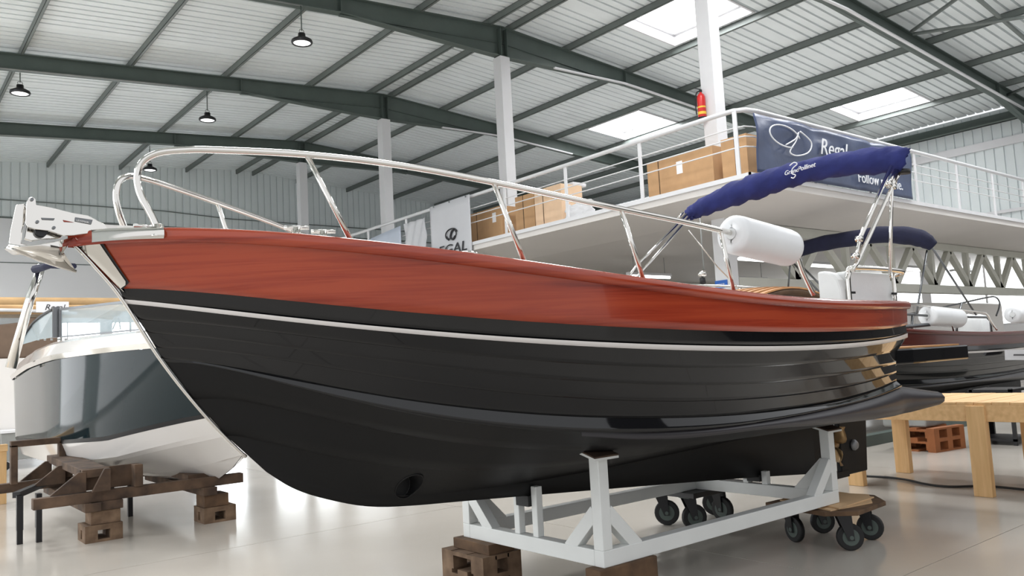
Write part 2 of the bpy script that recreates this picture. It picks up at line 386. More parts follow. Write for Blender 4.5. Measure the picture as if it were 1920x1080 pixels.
while px < XR-.01:
    w = .27; xm = px+w/2
    mb = MB(); z1 = roofz(xm)+.02
    prof = [(0, 0), (w-.045, 0), (w-.035, .035), (w-.01, .035), (w, 0)]
    mb.grid([[(px+a, YG+b, z) for a, b in prof] for z in (7.18, z1)], smooth=False, flip=True)
    obj('wall_panel', mb, 'wallsheet', wg); px += w
obj('wall_back', MB().box((XL, YG+.06, 7.1), (XR, YG+.1, 9.7)), 'wallsheet', wg)
for k, r in enumerate(gw):
    w = thing('window_%d' % (k+20), None, None, (r[0], YG, r[2]), kind='structure'); w['label'] = 'bright low window in the far gable wall'; w['group'] = 'far gable windows'
    obj('pane', MB().box((r[0], YG+.12, r[2]), (r[1], YG+.13, r[3])), 'window', w)
    mb = MB(); mb.box((r[0], YG+.02, r[2]), (r[1], YG+.08, r[2]+.05)); mb.box((r[0], YG+.02, r[3]-.05), (r[1], YG+.08, r[3])); mb.box(((r[0]+r[1])/2-.02, YG+.02, r[2]), ((r[0]+r[1])/2+.02, YG+.08, r[3]))
    obj('window_frame', mb, 'white', w)
dr = thing('added_dark_door', 'unseen dark roller door added for the teal hull to reflect', None, (-3.5, YG, 0), kind='structure')  # added out of view to darken what the teal side reflects
for i in range(14): obj('added_door_slat', MB().box((-3.6, YG-.08, .36*i), (3.3, YG-.03, .36*i+.345)), 'partition', dr)
# side wall on the right
wr = thing('wall_right', 'right side wall of ribbed white metal with a white rail', None, (0, 0, 0), kind='structure')
rw = [(9.0, 12.4), (12.7, 16.1), (16.4, 20.0), (20.4, 24)]
mb = MB(); mb.box((XR, YB, 0), (XR+.2, YG, 1.7)); mb.box((XR, YB, 3.9), (XR+.2, YG, 4.3)); yy = YB
for a, b in rw: mb.box((XR, yy, 1.7), (XR+.2, a, 3.9)); yy = b
mb.box((XR, yy, 1.7), (XR+.2, YG, 3.9)); obj('lower_wall', mb, 'plaster', wr)
mb = MB(); w = .285; prof = [(0, 0), (w-.045, 0), (w-.035, .035), (w-.01, .035), (w, 0)]
mb.grid([[(XR+b, YB+a, z) for a, b in prof] for z in (4.3, 8.45)], smooth=False)
p0 = obj('wall_panel', mb, 'wallsheet', wr); yy = w
while YB+yy < YG-.2: inst(p0, wr, (0, yy, 0)); yy += w
obj('wall_back', MB().box((XR+.06, YB, 4.3), (XR+.1, YG, 8.5)), 'wallsheet', wr)
mb = MB(); mb.box((XR-.08, YB, 7.30), (XR-.0, YG, 7.55)); obj('wall_rail', mb, 'white', wr)
mb = MB(); mb.box((XR-.06, YB, 5.2), (XR, YG, 5.3)); obj('wall_rail', mb, 'white', wr)
for k, (a, b) in enumerate(rw):
    w = thing('window_%d' % (k+30), None, None, (XR, a, 1.7), kind='structure'); w['label'] = 'tall blown-out bright window below the gallery truss'; w['group'] = 'right side wall windows'
    obj('pane', MB().box((XR+.12, a, 1.7), (XR+.13, b, 3.9)), 'window_soft', w)
    mb = MB(); mb.box((XR+.02, (a+b)/2-.03, 1.7), (XR+.08, (a+b)/2+.03, 3.9)); mb.box((XR+.02, a, 1.7), (XR+.08, b, 1.76)); obj('window_frame', mb, 'white', w)
# left side wall: solid above open doorways added to let light in
wl = thing('wall_left', 'left side wall with wide doorways added for light', None, (0, 0, 0), kind='structure')
mb = MB(); mb.box((XL-.2, 2, 4.6), (XL, YG, 8.6))
for a, b in ((2, 3), (8.2, 9), (15, 16.5), (22, YG)): mb.box((XL-.2, a, 0), (XL, b, 4.6))
obj('wall_sheet', mb, 'wallsheet', wl)

# grey partition added out of view as a dark reflection for the hulls
wb = thing('wall_back', 'unseen grey partition added for the hulls to reflect', None, (0, 0, 0), kind='structure')
for i in range(11):
    x = 5.0+2.09*i; obj('wall_panel', MB().box((x+.01, -5.2, 0), (x+2.08, -5.05, 3.4)), 'partition', wb)

for i in range(5):  # side wing added to darken the reflection in the aft hull
    y = -5.0+1.92*i; obj('wall_panel', MB().box((16.0, y+.01, 0), (16.15, y+1.91, 3.4)), 'partition', wb)

# hanging round lamps
llab = [('black round hanging lamp at the top, in front of the nearest roof beam', 6.81, FRY[2]-.25), ('black round hanging lamp under the second beam, above the bow rail', 6.87, FRY[3]-.15), ('black round hanging lamp leftmost, near the edge of the picture', 2.75, FRY[3]-.15), ('black round hanging lamp seen through the bow rail loop', 7.02, FRY[4]-.1), ('black round lamp cut by the top left edge of the picture', 2.75, FRY[2]-.25)]
for lb, x, y in llab:
    z = 7.93; t = thing('hanging_lamp', lb, 'lamp', (x, y, z), group='black round lamps hanging from the roof')
    ztop = roofz(x)-.62
    obj('rod', MB().tube([(x, y, z+.22), (x, y, ztop)], .012, 6), 'steel', t)
    obj('hook', MB().tube([(x+.05*math.cos(a), y, z+.2+.05*math.sin(a)) for a in np.linspace(0, 6.28, 10)], .008, 5), 'galv', t)
    obj('housing', MB().lathe((x, y, z), [(.0, .16), (.07, .16), (.075, .08), (.12, .065), (.2, .02), (.21, -.02), (.2, -.045), (.17, -.045), (.165, -.02)], 24), 'black', t)
    obj('diffuser', MB().lathe((x, y, z), [(.167, -.03), (.0, -.035)], 24), 'lampglow', t)

# ================================================================ gallery
XM, YM, ZM = 10.6, 7.2, 4.04
ga = thing('gallery', 'white gallery floor jutting out above the boats', 'gallery', (XM, YM, ZM-.3))
mb = MB(); mb.box((XM, YM, ZM-.17), (XR-.1, YG-.05, ZM)); obj('floor_slab', mb, 'mezz', ga)
mb = MB(); t = .03
mb.box((XM-t, YM-t, ZM-.06), (XR-.1, YM, ZM+.012)); mb.box((XM-t, YM-t, ZM-.06), (XM, YG-.05, ZM+.012)); obj('edge_trim', mb, 'white', ga)
# soffit falling from the edge to the truss line
mb = MB(); zi = 3.70
A = [(XM, YM, ZM-.17), (XR-.1, YM, ZM-.17), (XR-.1, 8.7, zi), (12.0, 8.7, zi), (12.0, YG-.1, zi), (XM, YG-.1, ZM-.17)]
mb.add(A, [(0, 3, 2, 1), (0, 5, 4, 3)]); obj('soffit', mb, 'mezz', ga)
mb = MB(); mb.add([(12.0, 8.7, zi), (XR-.1, 8.7, zi), (XR-.1, YG-.1, zi), (12.0, YG-.1, zi)], [(0, 3, 2, 1)]); obj('ceiling_board', mb, 'mezz', ga)
# truss under the gallery front
tr = thing('gallery_truss', 'pale zigzag girder carrying the gallery front', 'girder', (12.3, 8.85, 2.5))
obj('top_chord', MB().box((12.29, 8.76, 3.52), (XR-.1, 8.94, 3.69)), 'truss', tr)
obj('bottom_chord', MB().box((12.29, 8.74, 2.47), (XR-.1, 8.96, 2.66)), 'truss', tr)
n = 0; x = 15.25-2*1.97
tops = [x+1.97*i for i in range(9)]
for xt in tops:
    for xb in (xt-.9, xt+1.05):
        if xb > 12.4 and xb < 27.8 and xt < 27.8 and xt > 12.6: obj('diagonal', MB().bar((xt, 8.85, 3.54), (xb, 8.85, 2.64), .12, .15, (1, 0, 0)), 'truss', tr)
    xb = xt+1.0
    if 12.4 < xb < 27.8: obj('upright', MB().bar((xb-.03, 8.85, 3.54), (xb-.03, 8.85, 2.64), .12, .13, (1, 0, 0)), 'truss', tr)
# second truss further back and one along the inner edge
t2 = thing('gallery_truss', 'faint zigzag girder deep under the gallery, behind the blue sign column', 'girder', (12.5, 17.5, 2.7))
obj('top_chord', MB().box((12.5, 17.4, 3.55), (XR-.2, 17.6, 3.69)), 'truss', t2); obj('bottom_chord', MB().box((12.5, 17.4, 2.5), (XR-.2, 17.6, 2.66)), 'truss', t2)
for i in range(8):
    xt = 13+1.97*i
    obj('diagonal', MB().bar((xt+.5, 17.5, 3.55), (xt-.45, 17.5, 2.66), .1, .12, (1, 0, 0)), 'truss', t2)
    obj('diagonal', MB().bar((xt+.5, 17.5, 3.55), (xt+1.45, 17.5, 2.66), .1, .12, (1, 0, 0)), 'truss', t2)
# fluorescent tubes below the gallery
for k, (x0, y0, ln) in enumerate(((14.0, 9.95, 1.5), (16.7, 10.2, 1.5), (21.0, 9.9, 1.5), (15.9, 10.0, .5), (24.0, 10, 1.5), (14, 13, 1.5), (18, 13, 1.5))):
    lb = ['leftmost glowing fluorescent tube, below the white fender', 'glowing fluorescent tube left of the white seat', 'glowing fluorescent tube behind the girder, right of the seat', 'short glowing tube beside the leftmost one', 'glowing tube far right behind the girder', 'fluorescent tube deeper under the gallery, on the left', 'fluorescent tube deeper under the gallery, on the right'][k]
    t = thing('fluorescent_lamp', lb, 'lamp', (x0, y0, 3.2), group='fluorescent lamps under the gallery')
    obj('housing', MB().box((x0, y0-.06, 3.25), (x0+ln, y0+.06, 3.31)), 'white', t); obj('tube', MB().tube([(x0+.03, y0, 3.215), (x0+ln-.03, y0, 3.215)], .03, 8), 'tube', t)
    obj('hanger', MB().tube([(x0+.2, y0, 3.3), (x0+.2, y0, 3.7)], .008, 5), 'galv', t); obj('hanger', MB().tube([(x0+ln-.2, y0, 3.3), (x0+ln-.2, y0, 3.7)], .008, 5), 'galv', t)
# guard rail
gr = thing('guard_rail', 'white tubular guard rail round the gallery edge', 'railing', (XM, YM, ZM))
zr = ZM+1.06; xe = XM+.06; ye = YM+.06
obj('top_rail', MB().tube([(xe, YG-.3, zr), (xe, ye+.5, zr), (xe+.02, ye+.2, zr), (xe+.12, ye+.04, zr-.01), (xe+.35, ye, zr-.01), (XR-.2, ye, zr-.02)], .038, 10), 'white', gr)
for dz in (.78, .62, .46): obj('thin_rail', MB().tube([(xe, YG-.3, ZM+dz), (xe, ye+.2, ZM+dz), (xe+.05, ye+.05, ZM+dz), (xe+.2, ye, ZM+dz), (XR-.2, ye, ZM+dz)], .011, 6), 'white', gr)
for y in (7.43, 9.43, 11.36, 13.27, 15.25, 17.25, 19.2, 21.2, 23.2, 25.2, 27.2): obj('post', MB().bar((xe, y, ZM), (xe, y, zr-.02), .02, .075, (0, 1, 0)), 'white', gr)
for x in (12.54, 14.38, 16.25, 18.15, 20.0, 21.8, 23.6, 25.4): obj('post', MB().bar((x, ye, ZM), (x, ye, zr-.02), .02, .085, (1, 0, 0)), 'white', gr)
# cardboard boxes
def carton(x, y0, y1, z1, m, label, d=.6, tape=None):
    t = thing('cardboard_box', label, 'box', (x, y0, ZM), group='cardboard boxes on the gallery')
    obj('carton', MB().box((x, y0, ZM+.003), (x+d, y1, z1)), m, t, bevel=.004)
    ys_ = y1-.28; obj('lid_seam', MB().box((x-.003, ys_, ZM), (x, ys_+.02, z1)), 'palletdark', t)
    if tape: obj('paper_label', MB().box((x-.004, tape, z1-.34), (x, tape+.13, z1-.12)), 'board', t)
carton(11.2, 8.30, 9.76, 4.83, 'cardboard', 'long cardboard box left of the thick white column', tape=8.95)
carton(11.2, 7.62, 8.12, 4.86, 'cardboard', 'cardboard box right of the thick column, beside the navy banner')
carton(11.2, 12.1, 12.94, 4.96, 'cardlight', 'pale tan cardboard box right of the second column')
carton(11.22, 12.98, 13.62, 4.95, 'cardboard', 'brown cardboard box between the second column and the pale box')
carton(11.2, 14.08, 15.3, 4.87, 'cardboard', 'cardboard box left of the second column, behind the rail', tape=14.3)
mb = MB(); rows = []
for i in range(9):
    rows.append([(11.25+.05*math.sin(i*2.1+j*1.3), 11.25+.78*j/8, ZM+.02+(.40+.03*math.sin(j*2))*i/8) for j in range(9)])
mb.grid(rows); b_ = obj('plastic_wrap', mb, 'board', None, solid=.03, loc=(11.25, 11.3, ZM)); tag(b_, 'white plastic wrapped bundle right of the pale box', 'bundle')
mb = MB(); mb.box((11.6, 12.15, 4.96), (12.0, 13.4, 5.05)); b_ = obj('foam_slab', mb, 'white', None, bevel=.03, loc=(11.6, 12.15, 4.96)); tag(b_, 'rounded white foam slab on top of the pale cardboard boxes', 'foam')
# banners
def wavy(fn, nu, nv):
    mb = MB(); mb.grid([[fn(i/nu, j/nv) for j in range(nv+1)] for i in range(nu+1)]); return mb
nb = thing('navy_banner', 'creased navy banner with a white swirl emblem tied to the gallery rail', 'banner', (10.8, YM, ZM))
def nbf(u, v):
    x = 10.73+5.05*u-.10*(1-v)*(1-u)*0; z = ZM+.02+.93*v-.0*u
    fold = .035*math.sin(9*u+3*v)*(.4+v)+.025*math.sin(23*u-7*v)*v+.03*math.exp(-((u-.52-.15*(1-v))/.05)**2)
    return (x, YM-.05-abs(fold)*.9, z)
obj('cloth', wavy(nbf, 80, 14), 'banner', nb, solid=.004)
def ell(cx, cz, a, b, t0, t1, tilt, n=30):
    return [(cx+a*math.cos(t)*math.cos(tilt)-b*math.sin(t)*math.sin(tilt), YM-.13, cz+a*math.cos(t)*math.sin(tilt)+b*math.sin(t)*math.cos(tilt)) for t in np.linspace(t0, t1, n)]
mb = MB(); mb.tube(ell(11.45, ZM+.66, .42, .17, .2, 5.2, -.05), .012, 5)
mb.tube(smooth_path([(x_-.3, YM-.13, ZM+z_) for x_, z_ in ((11.75, .52), (12.05, .66), (12.15, .78), (12.05, .62), (11.85, .42), (12.05, .38), (12.4, .48), (12.5, .66), (12.2, .80))]), .012, 5)
obj('emblem', mb, 'print_white', nb)
text('lettering', 'Regal', 'print_white', nb, (12.45, YM-.13, ZM+.50), (1, 0, 0), (0, 0, 1), .40, shear=.3)
text('lettering', 'Follow no one.', 'print_white', nb, (13.62, YM-.13, ZM+.14), (1, 0, 0), (0, 0, 1), .27)
gb = thing('grey_banner', 'light grey banner with a black oval emblem and lettering on the gallery rail', 'banner', (XM-.05, 14.4, ZM-.3))
obj('cloth', wavy(lambda u, v: (XM-.05-.01*math.sin(6*u), 14.38+1.62*u, 3.62+1.50*v), 24, 8), 'greybanner', gb, solid=.004)
text('lettering', 'REGAL', 'print_black', gb, (XM-.085, 15.97, 3.90), (0, -1, 0), (0, 0, 1), .31, shear=.15, sx=1.55)
mb = MB()
gy = 15.1
for r_, a0, a1, th in ((.21, .3, 4.2, .016), (.17, 3.3, 6.9, .012)):
    mb.tube([(XM-.085, gy-r_*math.cos(t)*1.1, 4.33+r_*math.sin(t)*.62) for t in np.linspace(a0, a1, 26)], th, 5)
mb.tube(smooth_path([(XM-.085, 14.98, 4.43), (XM-.085, 15.08, 4.39), (XM-.085, 15.14, 4.27), (XM-.085, 15.05, 4.21), (XM-.085, 14.95, 4.27)]), .025, 5)
obj('emblem', mb, 'print_black', gb)
for i in range(3): obj('eyelet', MB().lathe((XM-.08, 14.5+.65*i, 5.09), [(.012, 0), (.02, 0), (.02, .01)], 8, axis=0), 'steel', gb)
cb = thing('crumpled_banner', 'crumpled white banner hanging left of the grey banner', 'banner', (XM-.04, 16.1, ZM))
obj('cloth', wavy(lambda u, v: (XM-.05-.06*abs(math.sin(9*u+5*v)), 16.15+.95*u, 3.75+(1.15)*v), 26, 14), 'greybanner', cb, solid=.004)
pb = thing('pale_banner', 'smooth pale blue banner leftmost on the gallery rail', 'banner', (XM-.04, 17.3, ZM))
obj('cloth', wavy(lambda u, v: (XM-.05-.015*math.sin(4*u), 17.35+1.75*u, 3.7+(1.2-.1*u)*v), 16, 6), 'bluebanner', pb, solid=.004)
# fire extinguisher on the thick column
ex, ey, ez = RX-.22, FRY[1]+.10, 5.55
fe = thing('fire_extinguisher', 'red fire extinguisher hung on the thick white column', 'extinguisher', (ex, ey, ez), None)
obj('cylinder', MB().lathe((ex, ey, ez), [(0, 0), (.07, .0), (.075, .02), (.075, .40), (.06, .45), (.025, .48), (.02, .50)], 18), 'red', fe)
obj('valve', MB().box((ex-.02, ey-.02, ez+.5), (ex+.02, ey+.02, ez+.55)).bar((ex, ey, ez+.55), (ex-.03, ey+.10, ez+.60), .02, .015), 'black', fe)
obj('hose', MB().tube(smooth_path([(ex, ey, ez+.52), (ex-.03, ey+.07, ez+.5), (ex-.04, ey+.10, ez+.3), (ex-.04, ey+.09, ez+.1)]), .012, 6), 'black', fe)
obj('base_ring', MB().lathe((ex, ey, ez), [(.076, -.01), (.077, .035)], 18), 'black', fe)
obj('instruction_label', MB().lathe((ex, ey, ez+.2), [(.0765, 0), (.0765, .03)], 18), 'yellow', fe); obj('instruction_label', MB().lathe((ex, ey, ez+.08), [(.0765, 0), (.0765, .05)], 18), 'yellow', fe)
obj('wall_bracket', MB().box((ex+.07, ey-.02, ez+.3), (RX-.145, ey+.02, ez+.36)), 'steel', fe)
# blue sign on the column below the gallery
q = at(1352, 533, 0, RX-.16)
sg = thing('blue_sign', 'small blue sign with pale lettering on the column below the gallery', 'sign', (RX-.15, q[1], q[2]))
obj('panel', MB().box((RX-.16, q[1]-.13, q[2]-.07), (RX-.147, q[1]+.13, q[2]+.07)), 'blue', sg)
text('lettering', 'PRIVATE', 'print_white', sg, (RX-.165, q[1]+.09, q[2]-.02), (0, -1, 0), (0, 0, 1), .045)
obj('paper', MB().box((RX-.155, q[1]-.12, q[2]-.34), (RX-.147, q[1]+.12, q[2]-.08)), 'board', sg)
# small camera on a stalk under the gallery
q = at(1317, 520, 1, 8.2)
sc = thing('ceiling_spotlight', 'small silver spotlight hanging under the gallery, left of the blue sign', 'lamp', tuple(q))
obj('stem', MB().tube([q+np.array([.05, 0, .12]), (q[0]+.05, q[1], 3.75)], .012, 6), 'galv', sc); obj('head', MB().lathe(tuple(q), [(0, .12), (.06, .1), (.07, .02), (.0, .0)], 14), 'chrome', sc); obj('lens', MB().lathe(tuple(q-np.array([0, 0, .1])), [(0, .1), (.045, .09), (.05, 0), (0, -.02)], 12), 'black', sc)
# ================================================================ mahogany sided boats
YC = 3.6
LN = {
'sheer':(0.6494,3.7,5.85,1.14,0.8358,2.3,[1.9455,1.9504,1.9526,1.9491,1.9392,1.9232,1.9018,1.8761,1.847,1.8159,1.7838,1.7519,1.7213,1.693,1.6678,1.6463,1.629,1.6162,1.608,1.6041,1.6042,1.6075,1.613,1.6196,1.6256]),
'wood':(0.8343,3.7,5.84,1.12,0.8178,2.2,[1.7411,1.7335,1.7217,1.7027,1.6786,1.6517,1.6237,1.5958,1.5692,1.5444,1.5219,1.5019,1.4845,1.4696,1.4573,1.4474,1.4397,1.4342,1.431,1.43,1.4315,1.4358,1.4434,1.4549,1.4711]),
'str_t':(0.8542,3.7,5.84,1.11,0.8195,2.1,[1.695,1.6838,1.6646,1.6399,1.6121,1.5829,1.5536,1.5252,1.4982,1.4732,1.4504,1.43,1.4121,1.3967,1.3839,1.3735,1.3657,1.3604,1.3577,1.3577,1.3608,1.3671,1.377,1.3911,1.4101]),
'str_b':(0.8643,3.7,5.84,1.105,0.8166,2.1,[1.6774,1.6654,1.646,1.6214,1.5937,1.5646,1.5352,1.5064,1.4788,1.4531,1.4294,1.4081,1.3893,1.373,1.3594,1.3484,1.3401,1.3345,1.3316,1.3315,1.3344,1.3404,1.3497,1.3627,1.3798]),
's1':(0.9069,3.7,5.8,1.08,0.7542,2.0,[1.6132,1.6019,1.5879,1.5668,1.5402,1.5099,1.4777,1.445,1.413,1.3827,1.3549,1.3302,1.3089,1.2913,1.2775,1.2674,1.2608,1.2575,1.2571,1.2592,1.2634,1.269,1.2754,1.2822,1.2885]),
's2':(0.9417,3.7,5.79,1.05,0.7426,1.95,[1.5572,1.5465,1.5317,1.5093,1.481,1.4487,1.4141,1.3787,1.3439,1.3108,1.2802,1.2527,1.2289,1.2091,1.1934,1.1818,1.1741,1.1701,1.1693,1.1713,1.1755,1.1811,1.1873,1.1933,1.1981]),
's3':(0.9726,3.7,5.79,1.01,0.7406,1.9,[1.5009,1.4863,1.4752,1.4535,1.4232,1.3871,1.348,1.3082,1.2696,1.2335,1.2007,1.172,1.1476,1.1276,1.112,1.1004,1.0927,1.0885,1.0874,1.0892,1.0937,1.1006,1.11,1.1222,1.1373]),
's4':(0.9996,3.7,5.79,0.965,0.7347,1.8,[1.4486,1.4379,1.4183,1.3868,1.3478,1.305,1.2612,1.2188,1.1792,1.1435,1.1122,1.0854,1.0632,1.0454,1.0315,1.0212,1.0142,1.0101,1.0089,1.0105,1.015,1.0231,1.0353,1.0528,1.0768]),
'ch':(1.008,3.7,5.8,0.96,0.7415,1.7,[1.4394,1.4249,1.4064,1.3712,1.3243,1.2713,1.217,1.1649,1.1173,1.0759,1.0415,1.0142,0.9938,0.9798,0.9712,0.9673,0.967,0.9694,0.9739,0.9798,0.9871,0.9957,1.0063,1.0199,1.0379]),
'B':(1.1255,3.7,5.78,0.72,0.6,1.6,[1.2686,1.2664,1.2558,1.2282,1.1889,1.1432,1.0957,1.0497,1.0073,0.9701,0.9388,0.9135,0.8938,0.8793,0.8689,0.8619,0.8571,0.8536,0.8507,0.8476,0.8439,0.8397,0.8353,0.8313,0.8289]),
'C':(1.2658,3.7,5.78,0.42,0.42,1.5,[1.0971,1.0918,1.067,1.0309,0.9899,0.9486,0.9101,0.8764,0.8487,0.8272,0.812,0.8025,0.7979,0.7972,0.7993,0.8029,0.8072,0.811,0.8135,0.814,0.8124,0.8083,0.8023,0.7948,0.7871]),
'F':(1.01,3.7,5.8,0.94,0.722,1.7,[(2.655,0.9894),(2.926,0.9512),(3.197,0.9298),(3.468,0.9255),(3.738,0.9248),(4.009,0.9132),(4.28,0.8991),(4.551,0.8868),(4.821,0.8737),(5.092,0.8614),(5.363,0.8513),(5.634,0.8435),(5.904,0.8429),(6.175,0.8547),(6.446,0.8664)]),
}
LN['K'] = (1.44, 2.6, 5.78, .055, .055, 2.0, None); LN['KB'] = (1.50, 2.8, 5.78, .045, .045, 2.0, None)
STEM = [(.649, 1.9455), (.751, 1.827), (.85, 1.697), (.993, 1.451), (1.143, 1.24), (1.30, 1.054), (1.442, .922), (1.59, .819), (1.802, .735), (1.971, .692), (2.181, .668), (2.543, .642), (3.62, .559), (4.967, .45), (6.2, .335)]
KT = [(1.44, .922), (1.6, .86), (1.8, .79), (2.0, .745), (2.3, .71), (2.8, .69), (3.4, .69), (3.8, .70), (5.15, .735), (6.2, .73)]
_s = np.array(smooth_path([(a, 0, b) for a, b in STEM], 8)); _k = np.array(smooth_path([(a, 0, b) for a, b in KT], 8))
_fit = {}
def halfb(n, X):
    X0, Xm, X1, B, T, p = LN[n][:6]
    if X < Xm: return B*(1-(1-max(0, min(1, (X-X0)/(Xm-X0))))**p)
    return B-(B-T)*min(1, (X-Xm)/(X1-Xm))**2.2
def lz(n, u):
    if n in ('K', 'KB'):
        X0, _, X1 = LN[n][:3]; X = X0+(X1-X0)*u; c = _s if n == 'KB' else _k; return float(np.interp(X, c[:, 0], c[:, 2]))
    if n not in _fit:
        q = (np.linspace(0, 1, 25)**1.4)**.5; _fit[n] = np.polyfit(q, LN[n][6], 6)
    return float(np.polyval(_fit[n], math.sqrt(u)))
def lp(n, u, side=-1, off=0., dz=0.):
    X0, Xm, X1 = LN[n][:3]; X = X0+(X1-X0)*u; b = halfb(n, X); k = min(1, u*12+.02)
    return np.array((X, YC+side*(b+off*k), lz(n, u)+dz))
US = [(i/56)**1.5 for i in range(57)]
def sheer_at(X, side=-1, inset=0., dz=0.):
    X0, _, X1 = LN['sheer'][:3]; u = min(1, max(0, (X-X0)/(X1-X0))); return np.array((X, YC+side*max(0, halfb('sheer', X)-inset), lz('sheer', u)+dz))
class Tf:
    def __init__(s, k, o): s.k = k; s.o = np.array(o, float)
    def __call__(s, mb): mb.v = [tuple(np.array(v)*s.k+s.o) for v in mb.v]; return mb
def strip(a, b, side, offs, us=US, n=3):
    """surface between two hull lines; offs: outward offset at upper and lower edge, then lip"""
    rows = []
    for j in range(n+1):
        t = j/n; rows.append([lp(a, u, side, offs[0])*(1-t)+lp(b, u, side, offs[1])*t for u in us])
    rows.append([lp(b, u, side, offs[1]-offs[2]) for u in us])
    return MB().grid(rows, flip=side > 0)
HX, HZ, HR = 2.12, .775, .062      # bow thruster opening
def holed(side):
    mb = MB(); us = sorted(set(US) | {.10+.0012*i for i in range(90)}); n = 60
    f = lambda u, t: lp('C', u, side)*(1-t)+lp('K', u, side)*t
    vs = [f(u, j/n) for j in range(n+1) for u in us]; m = len(us); fs = []
    for j in range(n):
        for i in range(m-1):
            q = (j*m+i, j*m+i+1, (j+1)*m+i+1, (j+1)*m+i); c = (vs[q[0]]+vs[q[2]])/2
            if math.hypot(c[0]-HX, c[2]-HZ) > HR: fs.append(q[::-1] if side > 0 else q)
    return mb.add(vs, fs, True)
def rim_pts(side, r=None):
    P = np.array([lp('C', u, side)*(1-t)+lp('K', u, side)*t for u in np.linspace(.08, .24, 120) for t in np.linspace(0, 1, 60)]); out = []
    for a in np.linspace(0, 2*math.pi, 33):
        x, z = HX+(r or HR)*math.cos(a), HZ+(r or HR)*math.sin(a); k = np.argmin((P[:, 0]-x)**2+(P[:, 2]-z)**2); out.append(np.array((x, P[k, 1]+side*.001, z)))
    return out
def make_hull(t, tf, hole=False, wd='wood', hm='hull'):
    P = lambda name, mb, m, **k: obj(name, tf(mb), m, t, **k)
    for side in (-1, 1):
        P('wood_side', strip('sheer', 'wood', side, (.0, .014, .016), n=6), wd, label='varnished red brown mahogany topside')
        P('hull_plank', strip('wood', 'str_t', side, (.0, .004, 0)), hm)
        P('stripe', strip('str_t', 'str_b', side, (.008, .008, .008), n=1), 'stripe', label='thin white stripe')
        for a, b in (('str_b', 's1'), ('s1', 's2'), ('s2', 's3'), ('s3', 's4')): P('hull_plank', strip(a, b, side, (.0, .004, .006), n=4), hm)
        P('spray_rail', strip('s4', 'ch', side, (.0, .03, .03), n=3), hm)
        P('bottom_panel', strip('ch', 'B', side, (.0, .030, .030), n=3), 'bottom'); P('bottom_panel', strip('B', 'C', side, (.0, .022, .022), n=3), 'bottom'); P('bottom_panel', holed(side) if hole else strip('C', 'K', side, (.0, .0, .0), n=4), 'bottom')
        # gunwale cap
        rows = []
        for o, dz in ((-.005, -.045), (.020, -.042), (.028, -.025), (.028, -.008), (.018, .008), (-.01, .014), (-.075, .012), (-.085, -.01)): rows.append([lp('sheer', u, side, o, dz) for u in US])
        P('gunwale', MB().grid(rows, flip=side < 0), wd)
    rows = []
    for n in ('K', 'KB'): rows.append([lp(n, u, -1) for u in US])
    rows.append([lp('KB', u, 1) for u in US]); rows.append([lp('K', u, 1) for u in US])
    mb = MB().grid(rows)
    a = [lp('K', 1, -1), lp('KB', 1, -1), lp('KB', 1, 1), lp('K', 1, 1)]
    mb.prism(a, (.30, 0, 0)); P('keel', mb, 'bottom')
    # transom
    names = ['sheer', 'wood', 'str_t', 's1', 's2', 's3', 's4', 'ch', 'B', 'C', 'K']
    P('transom', MB().grid([[lp(n, 1, -1), lp(n, 1, 1)] for n in names], smooth=False), 'hull')
    # hook shaped flare that runs on past the transom
    F = LN['F'][6]; fx = [q[0] for q in F]; fz = [q[1] for q in F]
    rows = []; XSS = list(np.linspace(2.66, 6.40, 40)); X0c, _, X1c = LN['ch'][:3]; tops = {}
    for side in (-1, 1):
        R = [[], [], [], [], [], []]
        for X in XSS:
            u = min(1, (X-X0c)/(X1c-X0c)); b = halfb('ch', X); z = lz('ch', u)
            if X > X1c: z -= (X-X1c)*.13
            g = min(1, max(0, (X-2.66)/1.6)); g = g*g*(3-2*g); h = z-float(np.interp(X, fx, fz))
            for r, (o, k) in zip(R, ((.004*g, 0), (.030*g+.002*g, .12), (.052*g, .42), (.045*g, .75), (.010*g, 1.0), (-.18*g, 1-.08*g))): r.append((X, YC+side*(b+o), z-h*k))
        P('hull_flare', MB().grid(R, flip=side > 0), 'flare_lit', label='flare along the bilge, light on it painted in as paler grey'); tops[side] = R
    mb = MB(); k = [i for i, X in enumerate(XSS) if X > 5.7]
    mb.grid([[tops[-1][0][i] for i in k], [tops[1][0][i] for i in k]], smooth=False, flip=True); mb.grid([[tops[-1][5][i] for i in k], [tops[1][5][i] for i in k]], smooth=False)
    e = [r[-1] for r in tops[-1]]+[r[-1] for r in tops[1]][::-1]; mb.add(e, [tuple(range(len(e)))])
    P('hull_extension', mb, 'bottom')
    # deck, cockpit
    mb = MB(); xs_ = np.linspace(.70, 3.3, 16); rows = []
    for X in xs_:
        a = sheer_at(X, -1, .06, .0); b = sheer_at(X, 1, .06, .0)
        rows.append([a*(1-t)+b*t+np.array((0, 0, .05*math.sin(math.pi*t))) for t in np.linspace(0, 1, 9)])
    P('foredeck', MB().grid(rows), 'white_gel')
    a = sheer_at(3.3, -1, .08); b = sheer_at(3.3, 1, .08)
    P('bulkhead', MB().prism([a, b, (3.3, b[1]-.22, 1.10), (3.3, a[1]+.22, 1.10)], (.03, 0, 0)), 'white_gel')
    mb = MB(); xs_ = np.linspace(3.3, 5.8, 12)
    for sd in (-1, 1): mb.grid([[sheer_at(X, sd, .08) for X in xs_], [sheer_at(X, sd, .30)*np.array((1, 1, 0))+np.array((0, 0, 1.12)) for X in xs_]])
    mb.grid([[sheer_at(X, -1, .30)*np.array((1, 1, 0))+np.array((0, 0, 1.12)) for X in xs_], [sheer_at(X, 1, .30)*np.array((1, 1, 0))+np.array((0, 0, 1.12)) for X in xs_]])
